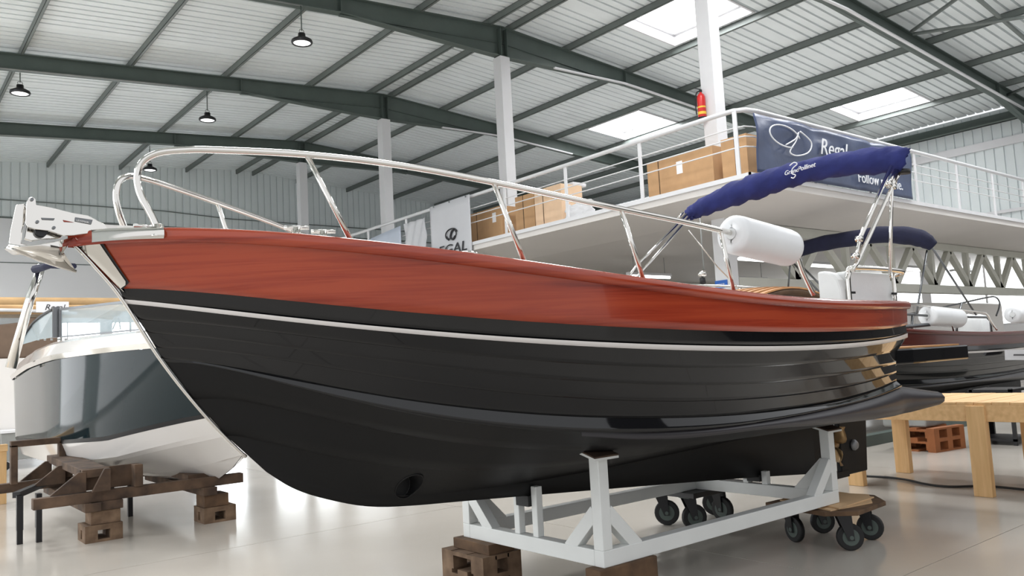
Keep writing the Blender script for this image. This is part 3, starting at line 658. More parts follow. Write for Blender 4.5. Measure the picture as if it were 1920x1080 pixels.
    P('cockpit_liner', mb, 'white_gel')
    # stem strip and plates
    sp = [(x, YC, z) for x, z in [(q[0], q[2]) for q in _s] if .66 < x < 1.36]
    P('stem_strip', MB().tube([(x-.004, y, z) for x, y, z in sp], .008, 8), 'chrome', label='bright steel strip down the stem')
    for side in (-1, 1):
        def pl(w0, w1, off, t0, t1):
            rows = []
            for i in range(15):
                t = t0+(t1-t0)*i/14; w = w0*(1-t)+w1*t
                if t > .88: w *= max(.12, 1-((t-.88)/.12)**2)
                rows.append([lp('sheer', u, side, 0)*(1-t)+lp('wood', u, side, 0)*t+np.array((0, side*off, 0)) for u in np.linspace(0, w/5.1, 6)])
            return MB().grid(rows, flip=side > 0)
        P('stem_plate', pl(.072, .036, .014, .13, 1.07), 'chrome', label='polished steel bow plate'); P('stem_seal', pl(.084, .046, .010, .11, 1.10), 'black')
        us = np.linspace(.014, .056, 8); rows = []
        for o, dz in ((.026, -.036), (.033, -.025), (.033, -.006), (.02, .012), (-.03, .018)): rows.append([lp('sheer', u, side, o*1.6, dz) for u in us])
        P('gunwale_guard', MB().grid(rows, flip=side < 0), 'chrome', label='polished steel guard at the bow')
def make_rails(t, tf, s2=True):
    P = lambda name, mb, m, pa=t, **k: obj(name, tf(mb), m, pa, **k)
    near = [(.935, 3.381, 1.945), (.913, 3.397, 2.011), (.878, 3.422, 2.10), (.868, 3.428, 2.175), (.888, 3.415, 2.235), (.940, 3.378, 2.268), (1.02, 3.32, 2.275), (1.114, 3.257, 2.272), (1.43, 3.066, 2.246), (1.768, 2.896, 2.201), (2.146, 2.746, 2.134), (2.769, 2.588, 2.035), (3.156, 2.538, 1.992), (3.499, 2.519, 1.956), (3.80, 2.517, 1.925), (4.02, 2.52, 1.902), (4.10, 2.523, 1.86), (4.151, 2.526, 1.772), (4.248, 2.531, 1.645)]
    st = [((1.43, 3.066, 2.246), (1.58, 2.986, 1.88)), ((2.146, 2.746, 2.134), (2.269, 2.707, 1.775)), ((2.769, 2.588, 2.035), (2.873, 2.571, 1.70)), ((3.42, 2.522, 1.963), (3.487, 2.519, 1.655))]
    for side in (1, -1):
        f = (lambda p: np.array(p)) if side > 0 else (lambda p: np.array((p[0], 2*YC-p[1], p[2])))
        r = P('bow_rail', MB().tube([f(p) for p in smooth_path(near, 5)], .0145, 10), 'chrome')
        for a, b in st: P('stanchion', MB().tube([f(a), f(b)], .0115, 8), 'chrome', r)
        b = f(near[0]); P('rail_foot', MB().lathe(tuple(b-np.array((0, 0, .01))), [(.0, .045), (.02, .04), (.024, .015), (.035, .01), (.038, -.01)], 12), 'chrome', r)
bo = thing('motorboat', 'motorboat with black hull, white stripe and red mahogany sides on a white steel cradle', 'boat', (3.3, YC, .35))
I = Tf(1, (0, 0, 0))
make_hull(bo, I, True); make_rails(bo, I)
# thruster tunnel
for side in (-1, 1):
    R_ = rim_pts(side); tt = obj('thruster_tunnel', MB().grid([R_, [np.array((q[0], YC, q[2])) for q in R_]]), 'rubber', bo, label='round black bow thruster opening')
    if side < 0: obj('tunnel_disc', MB().lathe((HX, YC, HZ), [(0, 0), (HR, 0)], 20, axis=1), 'rubber', bo)
    obj('tunnel_rim', MB().tube(R_, .004, 6, cap=False), 'bottom', tt)
# rudder, propeller
obj('rudder', MB().prism([(6.20, YC-.025, .30), (6.60, YC-.025, .30), (6.66, YC-.025, .80), (6.22, YC-.025, .84)], (0, .05, 0)), 'bottom', bo, bevel=.01)
mb = MB().lathe((6.40, YC-.03, .53), [(0, -.03), (.03, -.03), (.045, -.01), (.045, 0)], 16, axis=1); obj('anode', mb, 'zinc', bo, label='round zinc disc on the rudder')
pr_ = obj('propeller', MB().lathe((6.12, YC, .56), [(0, -.06), (.035, -.05), (.04, .05), (.0, .08)], 12, axis=0), 'bronze', bo)
for k in range(3):
    a = 2*math.pi*k/3+2.2; d = np.array((0, math.cos(a), math.sin(a))); e = np.array((0, -math.sin(a), math.cos(a)))
    rows = [[np.array((6.12, YC, .56))+d*(.03+.15*s)+e*w*.075*math.sin(math.pi*min(.97, s+.12))+np.array((.03*w, 0, 0)) for w in (-1, -.3, .3, 1)] for s in np.linspace(0, 1, 7)]
    obj('blade', MB().grid(rows), 'bronze', pr_, solid=.006)
obj('skeg', MB().box((6.0, YC-.03, .29), (6.3, YC+.03, .34)), 'bottom', bo)
# swim platform
pl = [(5.83, 2.98), (6.02, 2.93), (6.16, 2.90), (7.12, 2.90), (7.16, 2.94), (7.16, 4.26), (7.12, 4.30), (6.16, 4.30), (5.83, 4.22)]
sw = obj('swim_platform', MB().prism([(x, y, 1.185) for x, y in pl], (0, 0, .115)), 'hull', bo, bevel=.012, label='glossy black swim platform with teak top')
for k in range(12):
    y = 2.96+.11*k; obj('teak_board', MB().box((5.98, y, 1.30), (7.10, y+.10, 1.312)), 'teak', sw)
for y in (3.1, 4.1): obj('bracket', MB().tube([(5.82, y, 1.0), (6.3, y, 1.19)], .012, 6), 'chrome', sw)
# bimini
bm = obj('canopy_cover', MB(), 'navy', bo) if False else None
ct = [(1697, 303, 22), (1680, 300, 24), (1638, 302, 23), (1580, 308, 21), (1527, 318, 20), (1490, 327, 21), (1453, 338, 22), (1415, 351, 23), (1379, 363, 22), (1345, 377, 19), (1318, 389, 16), (1300, 398, 13), (1290, 405, 9)]
pts = []; rad = []
for i, (x, y, h) in enumerate(ct):
    p = at(x, y, 0, 5.93-.30*i/(len(ct)-1)); pts.append(p); rad.append(h*np.linalg.norm(p-CAM)/1600)
pp = smooth_path(pts, 5); rr = list(np.interp(np.linspace(0, 1, len(pp)), np.linspace(0, 1, len(rad)), rad))
rng = random.Random(3); rr = [r*(1+.025*math.sin(i*.8)+.035*rng.uniform(-1, 1)) for i, r in enumerate(rr)]
mb = MB().tube(pp, rr, 18)
for i, v in enumerate(mb.v):
    k = i % 18; v = np.array(v); r = int(i/18)
    mb.v[i] = tuple(v+np.array((0, .012*math.sin(k*2.3+r*.9), .008*math.sin(k*1.7-r*1.3))))
cv = obj('canopy_cover', mb, 'navy', bo, label='rolled navy canvas canopy with white lettering')
nr = pts[0]; fr = pts[-1]
obj('cover_mouth', MB().tube([at(1692, 318, 0, 5.92), at(1692, 326, 0, 5.92)], .055, 12), 'black', cv)
def up(P, r, nm='canopy_tube', n=8): return obj(nm, MB().tube(P, r, n), 'chrome', cv)
Y1 = 2.74
A1 = lambda x, y: at(x, y, 1, Y1)
up([A1(1671, 312), A1(1612, 448), A1(1606, 485)], .014); up([A1(1684, 318), A1(1672, 352), A1(1606, 495), A1(1598, 507)], .014); up([A1(1690, 318), A1(1676, 345)], .012)
up([A1(1679, 320), A1(1672, 352), A1(1669, 510)], .0125); up([A1(1679, 318), A1(1664, 352)], .010)
for x, y in ((1611, 448), (1604, 480), (1674, 350), (1666, 345)): obj('hinge', MB().lathe(tuple(A1(x, y)), [(0, -.02), (.022, -.02), (.022, .02), (0, .02)], 10, axis=1), 'chrome', cv)
A2 = lambda x, y: at(x, y, 1, 4.42)
up([A2(1287, 402), A2(1200, 492), A2(1192, 500), A2(1181, 517), A2(1178, 545)], .012); up([A2(1293, 406), A2(1192, 522), A2(1180, 545)], .012); up([A2(1280, 398), A2(1270, 412)], .010)
up([A2(1291, 431), A2(1345, 500), A2(1392, 548)], .005, 'strap', 6)
# lettering on the cover (follows the roll)
a = at(1470, 327, 0, 5.68); b = at(1508, 316, 0, 5.68); d = b-a; L = np.linalg.norm(d); d /= L
upv = np.array((0., 0, 1.)); upv -= d*(upv@d); upv /= np.linalg.norm(upv)
text('lettering', 'Grand', 'print_white', cv, a-upv*.01, d, upv, .05, .003, .35); text('lettering', 'Pollinet', 'print_white', cv, a+d*(L*.50+.03)-upv*.008, d, upv, .05, .003, .35)
c = a+d*L*.44
obj('emblem', MB().tube(smooth_path([c+upv*.055-d*.02, c+upv*.07+d*.02, c+upv*.05+d*.045, c+upv*.025, c-upv*.012-d*.008, c-upv*.03+d*.02, c-upv*.05, c-upv*.04-d*.02], 4), .0045, 5), 'print_white', cv)
# stern seat with steel frame
y0 = 2.90; s0 = at(1592, 560, 1, y0); s1 = at(1672, 560, 1, y0); zt_ = at(1635, 508, 1, y0)[2]; zb = 1.50
se = obj('seat', MB().box((s0[0], y0, zb), (s1[0]+.02, y0+.10, zt_-.01)), 'seat', bo, bevel=.02, label='white upholstered stern seat in a steel frame')
sl = at(1570, 540, 0, s0[0]-.05)
rows = []
for k in range(9):
    a = math.pi/2*k/8; rows.append([(s0[0]-.02-.05*j, sl[1]-.12+.12*(1-math.sin(a))-.0 if False else y0+.02+(sl[1]-y0)*1.0*(1-0), 0) for j in range(2)])
mb = MB(); Wd = .17
prof = [(0, zb), (0, zt_-.14), (.02, zt_-.07), (.06, zt_-.02), (.12, zt_), (Wd, zt_), (Wd, zb)]
mb.prism([(s0[0]-.09, y0+Wd-a if False else y0+a, z) for a, z in prof], (.09, 0, 0)); obj('seat_side', mb, 'seat', se, bevel=.015)
mb = MB(); fx0 = s0[0]-.03; fx1 = at(1690, 540, 1, y0)[0]
mb.tube(smooth_path([(fx0, y0-.02, zb), (fx0, y0-.02, zt_-.10), (fx0+.02, y0-.02, zt_-.03), (fx0+.09, y0-.02, zt_+.01), (fx1-.05, y0-.02, zt_+.01), (fx1, y0+.03, zt_-.01), (fx1, y0+.3, zt_-.01)], 5), .018, 10); obj('seat_frame', mb, 'chrome', se)
obj('frame_post', MB().tube([(s1[0]+.03, y0-.01, zb), (s1[0]+.03, y0-.01, zt_)], .014, 8), 'chrome', se); obj('frame_post', MB().tube([(fx1-.01, y0+.05, zb), (fx1-.01, y0+.05, zt_)], .016, 8), 'chrome', se)
for x in (s0[0]+.01, s1[0]+.0): obj('buckle', MB().box((x-.03, y0-.03, zt_-.17), (x+.03, y0-.015, zt_-.155)), 'black', se)
obj('seat_back', MB().box((s1[0]+.04, y0+.03, zb), (fx1-.03, y0+.08, zt_-.06)), 'seat', se)
# slatted teak hatch
h0 = at(1392, 549, 1, 3.35); h1 = at(1532, 556, 1, 3.35)
ht = thing('x', None, None, (0, 0, 0)); bpy.data.objects.remove(ht)
hb = MB(); hb.grid([[(h0[0]+(h1[0]-h0[0])*i/10, 3.2+.8*j/6, h0[2]-.085+.085*math.sin(math.pi*min(1, i/10*.9+.1))+.03*math.sin(math.pi*j/6)) for j in range(7)] for i in range(11)])
hatch = obj('hatch', hb, 'palletdark', bo, solid=.03)
for j in range(12):
    y = 3.2+.8*j/12
    pth = [(h0[0]+(h1[0]-h0[0])*i/10, y+.03, h0[2]-.06+.085*math.sin(math.pi*min(1, i/10*.9+.1))+.03*math.sin(math.pi*(j+.5)/12)) for i in range(11)]
    mb = MB()
    for a, b in zip(pth[:-1], pth[1:]): mb.bar(a, b, .045, .012)
    obj('slat', mb, 'teak', hatch)
# deck fittings
for x, y in ((556, 427), (606, 434)):
    c = at(x, y, 1, 3.35); zd = 1.86
    cl = obj('bollard', MB().tube([c, (c[0]-.02, c[1], zd)], [.018, .026], 10), 'chrome', bo); obj('horn', MB().tube([c+np.array((-.05, .02, 0)), c+np.array((.05, -.02, 0))], .010, 8), 'chrome', cl)
c = at(873, 475, 1, 2.95); obj('filler_cap', MB().lathe((c[0], c[1], c[2]-.04), [(0, .045), (.05, .045), (.06, .035), (.06, .015), (.07, .01), (.07, 0)], 16), 'chrome', bo)
c = at(270, 425, 1, 3.5); obj('deck_cleat', MB().lathe((c[0], c[1], 1.93), [(.022, 0), (.012, .02), (.015, .05), (.0, .06)], 10).tube([(c[0]-.04, c[1], 1.985), (c[0]+.04, c[1], 1.985)], .009, 8), 'chrome', bo)
# bow roller cheeks: flat polished plates, one each side of the stem
def plate(name, pix, y, th, m, par, **k):
    return obj(name, MB().prism([tuple(at(x, yy, 1, y)) for x, yy in pix], (0, th, 0)), m, par, bevel=.002, **k)
cheek = [(50, 378), (54, 371), (61, 369), (67, 373), (68, 384), (96, 389), (136, 399), (165, 404), (196, 420), (206, 434), (170, 437), (140, 441), (118, 442), (92, 433), (66, 430), (52, 426), (48, 418)]
br = plate('bow_roller', cheek, 3.545, .012, 'chrome', bo, label='polished steel bow roller holding the anchor')
plate('cheek', cheek, 3.655, .012, 'chrome', br)
plate('slot', [(77, 408), (103, 409), (101, 413), (79, 412)], 3.541, .003, 'anodized', br); plate('slot', [(118, 412), (140, 417), (120, 416)], 3.541, .003, 'wood', br)
plate('nameplate', [(141, 407), (174, 412), (171, 421), (140, 415)], 3.541, .003, 'anodized', br)
c0 = at(158, 415, 1, 3.54); text('lettering', 'LEWMAR', 'chrome', br, tuple(at(143, 414.5, 1, 3.5395)), at(171, 420, 1, 3.54)-at(143, 414.5, 1, 3.54), (0, 0, 1), .011, .001)
for x, y in ((60, 374), (101, 427), (70, 416)):
    c = at(x, y, 1, 3.54); obj('bolt', MB().tube([c+np.array((0, -.006, 0)), c+np.array((0, .14, 0))], .006, 8), 'anodized', br)
obj('roller', MB().tube([(at(75, 436, 1, 3.6)[0], 3.56, at(75, 436, 1, 3.6)[2]), (at(75, 436, 1, 3.6)[0], 3.65, at(75, 436, 1, 3.6)[2])], .022, 14), 'black', br)
# anchor
an = thing('anchor', 'polished steel plough anchor hanging under the bow roller', 'anchor', tuple(at(60, 460, 1, 3.6)))
def ap(x, y, Y): return tuple(at(x, y, 1, Y))
sh = [(30, 384), (46, 381), (52, 395), (42, 432), (40, 456), (62, 462), (20, 462), (17, 452), (20, 430)]
obj('shank', MB().prism([ap(x, y, 3.588) for x, y in sh], (0, .024, 0)), 'chrome', an, bevel=.003)
obj('shank_arm', MB().prism([ap(x, y, 3.59) for x, y in ((52, 414), (66, 432), (100, 434), (118, 441), (112, 447), (78, 449), (60, 452), (46, 448))], (0, .02, 0)), 'chrome', an, bevel=.003)
# two flukes meeting in a ridge; the near one is seen from outside
topE = [(16, 458), (40, 462), (75, 459), (110, 452), (137, 444)]; lowE = [(17, 464), (40, 474), (75, 488), (108, 499), (143, 509)]
ridge = [ap(x, y, 3.60) for x, y in lowE]
nearE = [ap(x, y, 3.60-.12*math.sin(math.pi*min(1, i/4*.8+.15))) for i, (x, y) in enumerate(topE)]
midE = [ap(x, y, Y) for (x, y), Y in zip([(16, 461), (42, 468), (78, 474), (104, 476), (118, 472)], (3.59, 3.55, 3.52, 3.52, 3.53))]
for sgn in (0, 1):
    m_ = (lambda p: np.array(p)) if sgn == 0 else (lambda p: np.array((p[0], 7.2-p[1], p[2])))
    f_ = obj('fluke', MB().grid([[m_(p) for p in nearE], [m_(p) for p in midE], [m_(p) for p in ridge]], flip=bool(sgn)), 'chrome', an, solid=.006)
obj('fluke_edge', MB().tube([np.array(p) for p in ridge], .006, 8), 'chrome', an)

# fenders
def fender(loc_a, loc_b, r, label, group='white boat fenders', rope=True):
    a = np.array(loc_a, float); b = np.array(loc_b, float); d = b-a; L = np.linalg.norm(d); d /= L
    t = thing('fender', label, 'fender', tuple((a+b)/2), group)
    prof = [(.16, .06), (.30, .0), (.62, .0), (.86, .02), (.97, .08), (1, .2)]
    P = []; R = []
    for k, s in prof: P.append(a+d*L*.5*s*.9); R.append(r*k)
    for k, s in prof[::-1]: P.append(b-d*L*.5*s*.9); R.append(r*k)
    obj('fender_body', MB().tube(P, R, 28), 'fender', t)
    obj('end_socket', MB().tube([a-d*.004, a+d*.03], r*.28, 12), 'seat', t)
    return t
f1 = fender((3.50, 2.515, 1.950), (4.03, 2.52, 1.898), .103, 'large white cylindrical fender threaded on the rail of the mahogany boat')

# ---- second mahogany boat behind
k2 = np.array((2.4, 1.25, 1.25)); o2 = (6.06, 7.43-YC*1.25, -.58); T2 = Tf(k2, o2)
b2 = thing('motorboat', 'second black and mahogany motorboat beyond the pine bench on the right', 'boat', (14.0, 7.43, .2))
make_hull(b2, T2, wd='wood_dark', hm='hull2'); make_rails(b2, T2)
mb = MB()
R2 = lambda x, y, Y=6.15: at(x, y, 1, Y)
c2 = [(1750, 462, 9), (1742, 456, 12), (1728, 448, 15), (1700, 442, 16), (1650, 440, 15), (1600, 447, 14), (1550, 455, 14), (1510, 465, 13), (1490, 476, 11), (1481, 488, 8)]
pts = []; rad = []
for i, (x, y, h) in enumerate(c2):
    p = at(x, y, 0, 13.9-.3*i/9); pts.append(p); rad.append(h*np.linalg.norm(p-CAM)/1600)
pp = smooth_path(pts, 5); rr = list(np.interp(np.linspace(0, 1, len(pp)), np.linspace(0, 1, len(rad)), rad)); rr = [r*(1+.03*math.sin(i*1.3)) for i, r in enumerate(rr)]
cv2 = obj('canopy_cover', MB().tube(pp, rr, 14), 'navy2', b2, label='dark navy rolled canopy')
for a, b in (((1747, 464), (1822, 578)), ((1752, 470), (1830, 590)), ((1738, 470), (1718, 590))): obj('canopy_tube', MB().tube([R2(*a), R2(*b)], .018, 6), 'anodized', cv2)
F2 = lambda x, y: at(x, y, 0, 13.5)
for a, b in (((1485, 490), (1540, 552)), ((1490, 486), (1560, 556)), ((1482, 490), (1478, 540))): obj('canopy_tube', MB().tube([F2(*a), F2(*b)], .018, 6), 'anodized', cv2)
up2 = lambda P, r=.02: obj('side_rail', MB().tube([R2(*p) for p in P], r, 8), 'anodized', b2)
up2([(1692, 589), (1740, 592)]); up2([(1796, 594), (1850, 595), (1857, 602), (1859, 624)]); up2([(1793, 627), (1796, 594), (1803, 568)]); up2([(1711, 589), (1709, 625)])
up2([(1694, 613), (1760, 607), (1800, 607)], .03)
r = obj('far_rail', MB().tube(smooth_path([at(x, y, 1, 8.6) for x, y in ((1700, 590), (1745, 581), (1800, 569), (1850, 558), (1866, 557), (1874, 566), (1873, 578), (1868, 592))], 5), .022, 8), 'anodized', b2)
fender(R2(1738, 592), R2(1797, 597), .17, 'white fender on the rail of the boat behind, just right of the stern')
fender(R2(1898, 590), R2(1945, 588), .17, 'white fender cut by the right edge of the picture')
for k, (x, r_) in enumerate(((1818, .20), (1838, .17))):
    c = at(x, 612, 1, 6.6); t = thing('seat_cushion', ['left one of two white covered seats on the boat behind', 'right one of two white covered seats on the boat behind'][k], 'seat', tuple(c), 'white covered seats on the boat behind')
    obj('cushion', MB().lathe(tuple(c), [(r_*.9, -.35), (r_, -.1), (r_*.95, .1), (r_*.7, .2), (.0, .24)], 16), 'seat', t)
t = thing('plate', 'white slotted plate on the dark hull at the right edge', 'plate', tuple(R2(1905, 666, 5.9)))
p = [R2(1889, 656, 5.88), R2(1930, 655, 5.88), R2(1930, 675, 5.88), R2(1890, 675, 5.88)]; obj('panel', MB().prism(p, (0, .05, 0)), 'white', t); obj('slot', MB().prism([R2(1901, 664, 5.875), R2(1925, 664, 5.875), R2(1925, 667, 5.875), R2(1901, 667, 5.875)], (0, .01, 0)), 'black', t)
# pale box shapes behind it
q0 = at(1712, 567, 1, 9.6); q1 = at(1878, 567, 1, 9.6)
mb = MB(); mb.box((q0[0], 9.6, .9), (q1[0], 11.0, q0[2])); ob = obj('carton_crate', mb, 'white_gel', None, loc=(q0[0], 9.6, .9), bevel=.03); ob.name = 'cabin'
tag(ob, 'pale grey box shaped cabin in front of the bright windows', 'cabin')
ob2 = obj('cabin_base', MB().box((q0[0]-1, 9.5, 0), (q1[0]+.5, 11.1, .9)), 'white_gel', ob)
# cradle of the second boat
cr2 = thing('boat_support', 'grey support block on an orange pallet under the boat behind', 'support', (10.6, 4.9, 0))
c = at(1765, 815, 2, .2); 
mb = MB(); mb.box((10.25, 4.75, .29), (10.8, 5.3, .62)); obj('block', mb, 'galv', cr2, bevel=.02)
obj('block', MB().box((10.9, 4.9, .30), (11.2, 5.2, .45)), 'galv', cr2)
obj('beam', MB().box((9.3, 5.6, .0), (17, 5.75, .14)), 'steel', cr2)
for x in (10.2, 12.5, 14.8): obj('post', MB().box((x, 7.0, 0), (x+.12, 7.12, .6)), 'steel', cr2)
# ================================================================ pallets, cradle, dollies
def pallet(x, y, sx, sy, n, label, m='pallet', z0=0, ang=0, h=.144, slots=True):
    t = thing('pallet_stack', label, 'pallet', (x, y, z0)); t.rotation_euler = (0, 0, 0)
    for k in range(n):
        z = z0+k*h
        for j in range(3): obj('slat', MB().box((x, y+(sy-.1)*j/2, z), (x+sx, y+(sy-.1)*j/2+.1, z+.022)), m, t)
        for i in range(3 if sx > .5 else 2):
            ni = (3 if sx > .5 else 2)-1
            for j in range(2): obj('block', MB().box((x+(sx-.1)*i/ni, y+(sy-.12)*j, z+.022), (x+(sx-.1)*i/ni+.1, y+(sy-.12)*j+.12, z+.10)), m, t)
        for i in range(3): obj('slat', MB().box((x+(sx-.1)*i/2, y, z+.10), (x+(sx-.1)*i/2+.1, y+sy, z+.122)), m, t)
        for j in range(3): obj('slat', MB().box((x, y+(sy-.1)*j/2, z+.122), (x+sx, y+(sy-.1)*j/2+.1, z+h)), m, t)
    t.rotation_euler = (0, 0, ang); return t
ZB = .31
pallet(2.80, 3.86, .28, .42, 2, 'stack of cut pallets under the left corner of the white cradle', 'pallet', 0, 0, .125)
obj_ = obj('timber_pad', MB().box((2.86, 3.88, .25), (3.05, 4.24, ZB)), 'palletdark', None, loc=(2.9, 3.9, .25), bevel=.004); tag(obj_, 'dark timber pad between cradle and left pallet stack', 'timber')
pallet(2.96, 2.93, .42, .32, 1, 'orange pallet offcut under the near corner of the cradle', 'palletor', 0, 0, .15)
obj_ = obj('timber_pad', MB().box((2.86, 2.97, .15), (3.28, 3.08, ZB)), 'palletdark', None, loc=(2.9, 3.0, .15), bevel=.008); tag(obj_, 'chipped dark timber under the near corner of the cradle', 'timber')
cr = thing('boat_cradle', 'white painted steel cradle with four padded posts under the mahogany boat', 'cradle', (4.0, 3.6, ZB))
x0, x1, y0, y1 = 2.91, 5.12, 2.99, 4.20; bw = .068; bh = .082
def cpart(n, mb, **k): return obj(n, mb, 'cradle', cr, bevel=.004, **k)
cpart('long_beam', MB().box((x0, y0, ZB), (x1, y0+bw, ZB+bh))); cpart('long_beam', MB().box((x0, y1-bw, ZB), (x1, y1, ZB+bh)))
cpart('cross_beam', MB().box((x0, y0+bw, ZB), (x0+bw, y1-bw, ZB+bh))); cpart('cross_beam', MB().box((x1-bw, y0+bw, ZB), (x1, y1-bw, ZB+bh)))
for X, Y, zt, dx, dy in ((x0, y0, .86, 1, 1), (x1-bw, y0, .795, -1, 1), (x0, y1-bw, .86, 1, -1), (x1-bw, y1-bw, .795, -1, -1)):
    po = cpart('post', MB().box((X, Y, ZB+bh), (X+bw, Y+bw, zt)))
    cx, cy = X+bw/2, Y+bw/2
    obj('gusset', MB().bar((cx+dx*.02, cy, ZB+.27), (cx+dx*.23, cy, ZB+.06), .072, .062, (0, 1, 0)), 'cradle', po, bevel=.003)
    obj('gusset', MB().bar((cx, cy+dy*.02, ZB+.27), (cx, cy+dy*.23, ZB+.06), .072, .062, (1, 0, 0)), 'cradle', po, bevel=.003)
    tl = .05*(-dy)
    s_ = .018 if dy < 0 else -.018
    p = [(cx-.085, cy-.065, zt+s_), (cx+.085, cy-.065, zt+s_), (cx+.085, cy+.065, zt-s_), (cx-.085, cy+.065, zt-s_)]
    obj('pad_plate', MB().prism(p, (0, 0, .012)), 'cradle', po); obj('pad', MB().prism([(q[0], q[1], q[2]+.012) for q in p], (0, 0, .008)), 'oldwood', po)
for X in (x0, x1-bw):
    for Y, zt in ((3.50, .665), (3.66, .60)):
        k = .20 if X > 4 else 0
        cpart('keel_guide', MB().box((X+.01, Y, ZB+bh), (X+.055, Y+.045, zt-k*.9)))
    obj('keel_block', MB().box((X-.01, 3.548, (.555 if X < 4 else .41)), (X+.07, 3.655, (.612 if X < 4 else .455))), 'rubber', cr)
def caster(t, x, y, ang, r=.088, z=.26, m='rubber'):
    c, s = math.cos(ang), math.sin(ang); ax = np.array((-s, c, 0)); fw = np.array((c, s, 0)); o = np.array((x, y, r))
    w = obj('caster', MB().box((x-.05-fw[0]*.04, y-.05-fw[1]*.04, z-.012), (x+.05-fw[0]*.04, y+.05-fw[1]*.04, z)), 'steel', t)
    mb = MB(); mb.tube([o-ax*.02, o+ax*.02], r, 24); mb.tube([o-ax*.012, o+ax*.012], r, 24); obj('tyre', mb, m, w, bevel=.008)
    obj('wheel_rim', MB().tube([o-ax*.023, o+ax*.023], r*.62, 20), 'steel', w); obj('axle', MB().tube([o-ax*.04, o+ax*.04], .014, 10), 'steel', w)
    for sg in (-1, 1):
        b = o+ax*.03*sg; top = np.array((x, y, z-.012))-fw*.04+ax*.03*sg
        obj('fork', MB().prism([tuple(b+fw*.02+np.array((0, 0, -.02))), tuple(b-fw*.02+np.array((0, 0, -.02))), tuple(top-fw*.05), tuple(top+fw*.05)], tuple(ax*.006*sg)), 'black', w)
d1 = thing('dolly', 'wheeled plywood dolly with cardboard under the right near corner of the cradle', 'dolly', (5.2, 3.05, 0))
obj('deck', MB().prism([(4.86, 2.95, .262), (5.0, 2.80, .262), (5.42, 2.83, .262), (5.60, 3.0, .262), (5.55, 3.42, .262), (4.95, 3.45, .262)], (0, 0, .028)), 'palletdark', d1, bevel=.003)
obj('cardboard_sheet', MB().prism([(4.90, 2.93, .291), (5.30, 2.86, .291), (5.56, 3.02, .291), (5.46, 3.40, .291), (5.05, 3.40, .291)], (0, 0, .008)), 'ply', d1); obj('cardboard_sheet', MB().prism([(4.95, 2.90, .300), (5.44, 2.92, .300), (5.5, 3.2, .300), (5.1, 3.3, .300)], (0, 0, .008)), 'ply', d1)
caster(d1, 5.14, 2.95, -.75); caster(d1, 5.50, 3.00, -1.2); caster(d1, 5.14, 3.36, -1.9); caster(d1, 5.50, 3.36, -.6)
d2 = thing('dolly', 'black wheeled dolly under the rear side of the cradle', 'dolly', (5.2, 4.4, 0))
obj('deck', MB().box((4.88, 4.02, .268), (5.62, 4.52, .308)), 'black', d2, bevel=.003)
caster(d2, 5.04, 4.16, -.5, .098); caster(d2, 5.42, 4.18, -1.6, .098); caster(d2, 5.60, 4.40, -1.1, .098); caster(d2, 5.06, 4.45, -.9, .098)

# ================================================================ pine bench on the right
tb = thing('pine_bench', 'long pine plank bench with stout legs on the right', 'bench', (8.0, 3.4, 0))
TX0, TX1, TY0, TY1, TZ = 7.52, 8.78, 1.2, 4.36, .80
n = 22
for k in range(n):
    y = TY0+(TY1-TY0)*k/n; obj('plank', MB().box((TX0, y+.002, TZ-.022), (TX1, y+(TY1-TY0)/n-.002, TZ+.002*(k % 2))), 'pine', tb, bevel=.003)
for x in (TX0, TX1-.045): obj('apron', MB().box((x, TY0, TZ-.165), (x+.045, TY1, TZ-.022)), 'pine', tb, bevel=.003)
obj('apron', MB().box((TX0+.045, TY1-.045, TZ-.165), (TX1-.045, TY1, TZ-.022)), 'pine', tb)
for x, y in ((TX0-.02, 2.98), (TX0-.02, 4.12), (TX1-.13, 2.98), (TX1-.30, 4.14)): obj('leg', MB().box((x, y, 0), (x+.075, y+.15, TZ-.03)), 'pinev', tb, bevel=.004)
for p in ((1603, 912),):
    c = at(*p, 2, 0)
cp = [at(1575, 889, 2, 0)]+[at(x, y, 2, 0) for x, y in ((1610, 894), (1660, 897), (1700, 902), (1735, 910), (1780, 915), (1850, 914), (1925, 921))]
tag(obj('floor_cable', MB().tube(smooth_path([c+np.array((0, 0, .012)) for c in cp], 5), .011, 7), 'rubber', None, loc=tuple(cp[3])), 'black cable lying on the floor by the pine bench legs', 'cable')
pallet(10.15, 4.62, .62, .55, 2, 'orange brown pallet stack below the boat behind, seen under the bench', 'palletor', 0, -.15, .144)
# dark rolls of hose and trestle far right under the bench
tr_ = thing('tool_trolley', 'dark trolley standing far right under the bench', 'trolley', (11.6, 3.9, 0))
q = at(1885, 790, 1, 4.3)
for z in (.05, .36, .66): obj('shelf', MB().box((q[0]-.25, 4.1, z), (q[0]+.35, 4.6, z+.03)), 'black', tr_)
for dx in (-.25, .31):
    for y in (4.1, 4.56): obj('upright', MB().box((q[0]+dx, y, 0), (q[0]+dx+.04, y+.04, .7)), 'black', tr_)
obj('back_panel', MB().box((q[0]-.25, 4.6, .05), (q[0]+.35, 4.62, .69)), 'black', tr_)

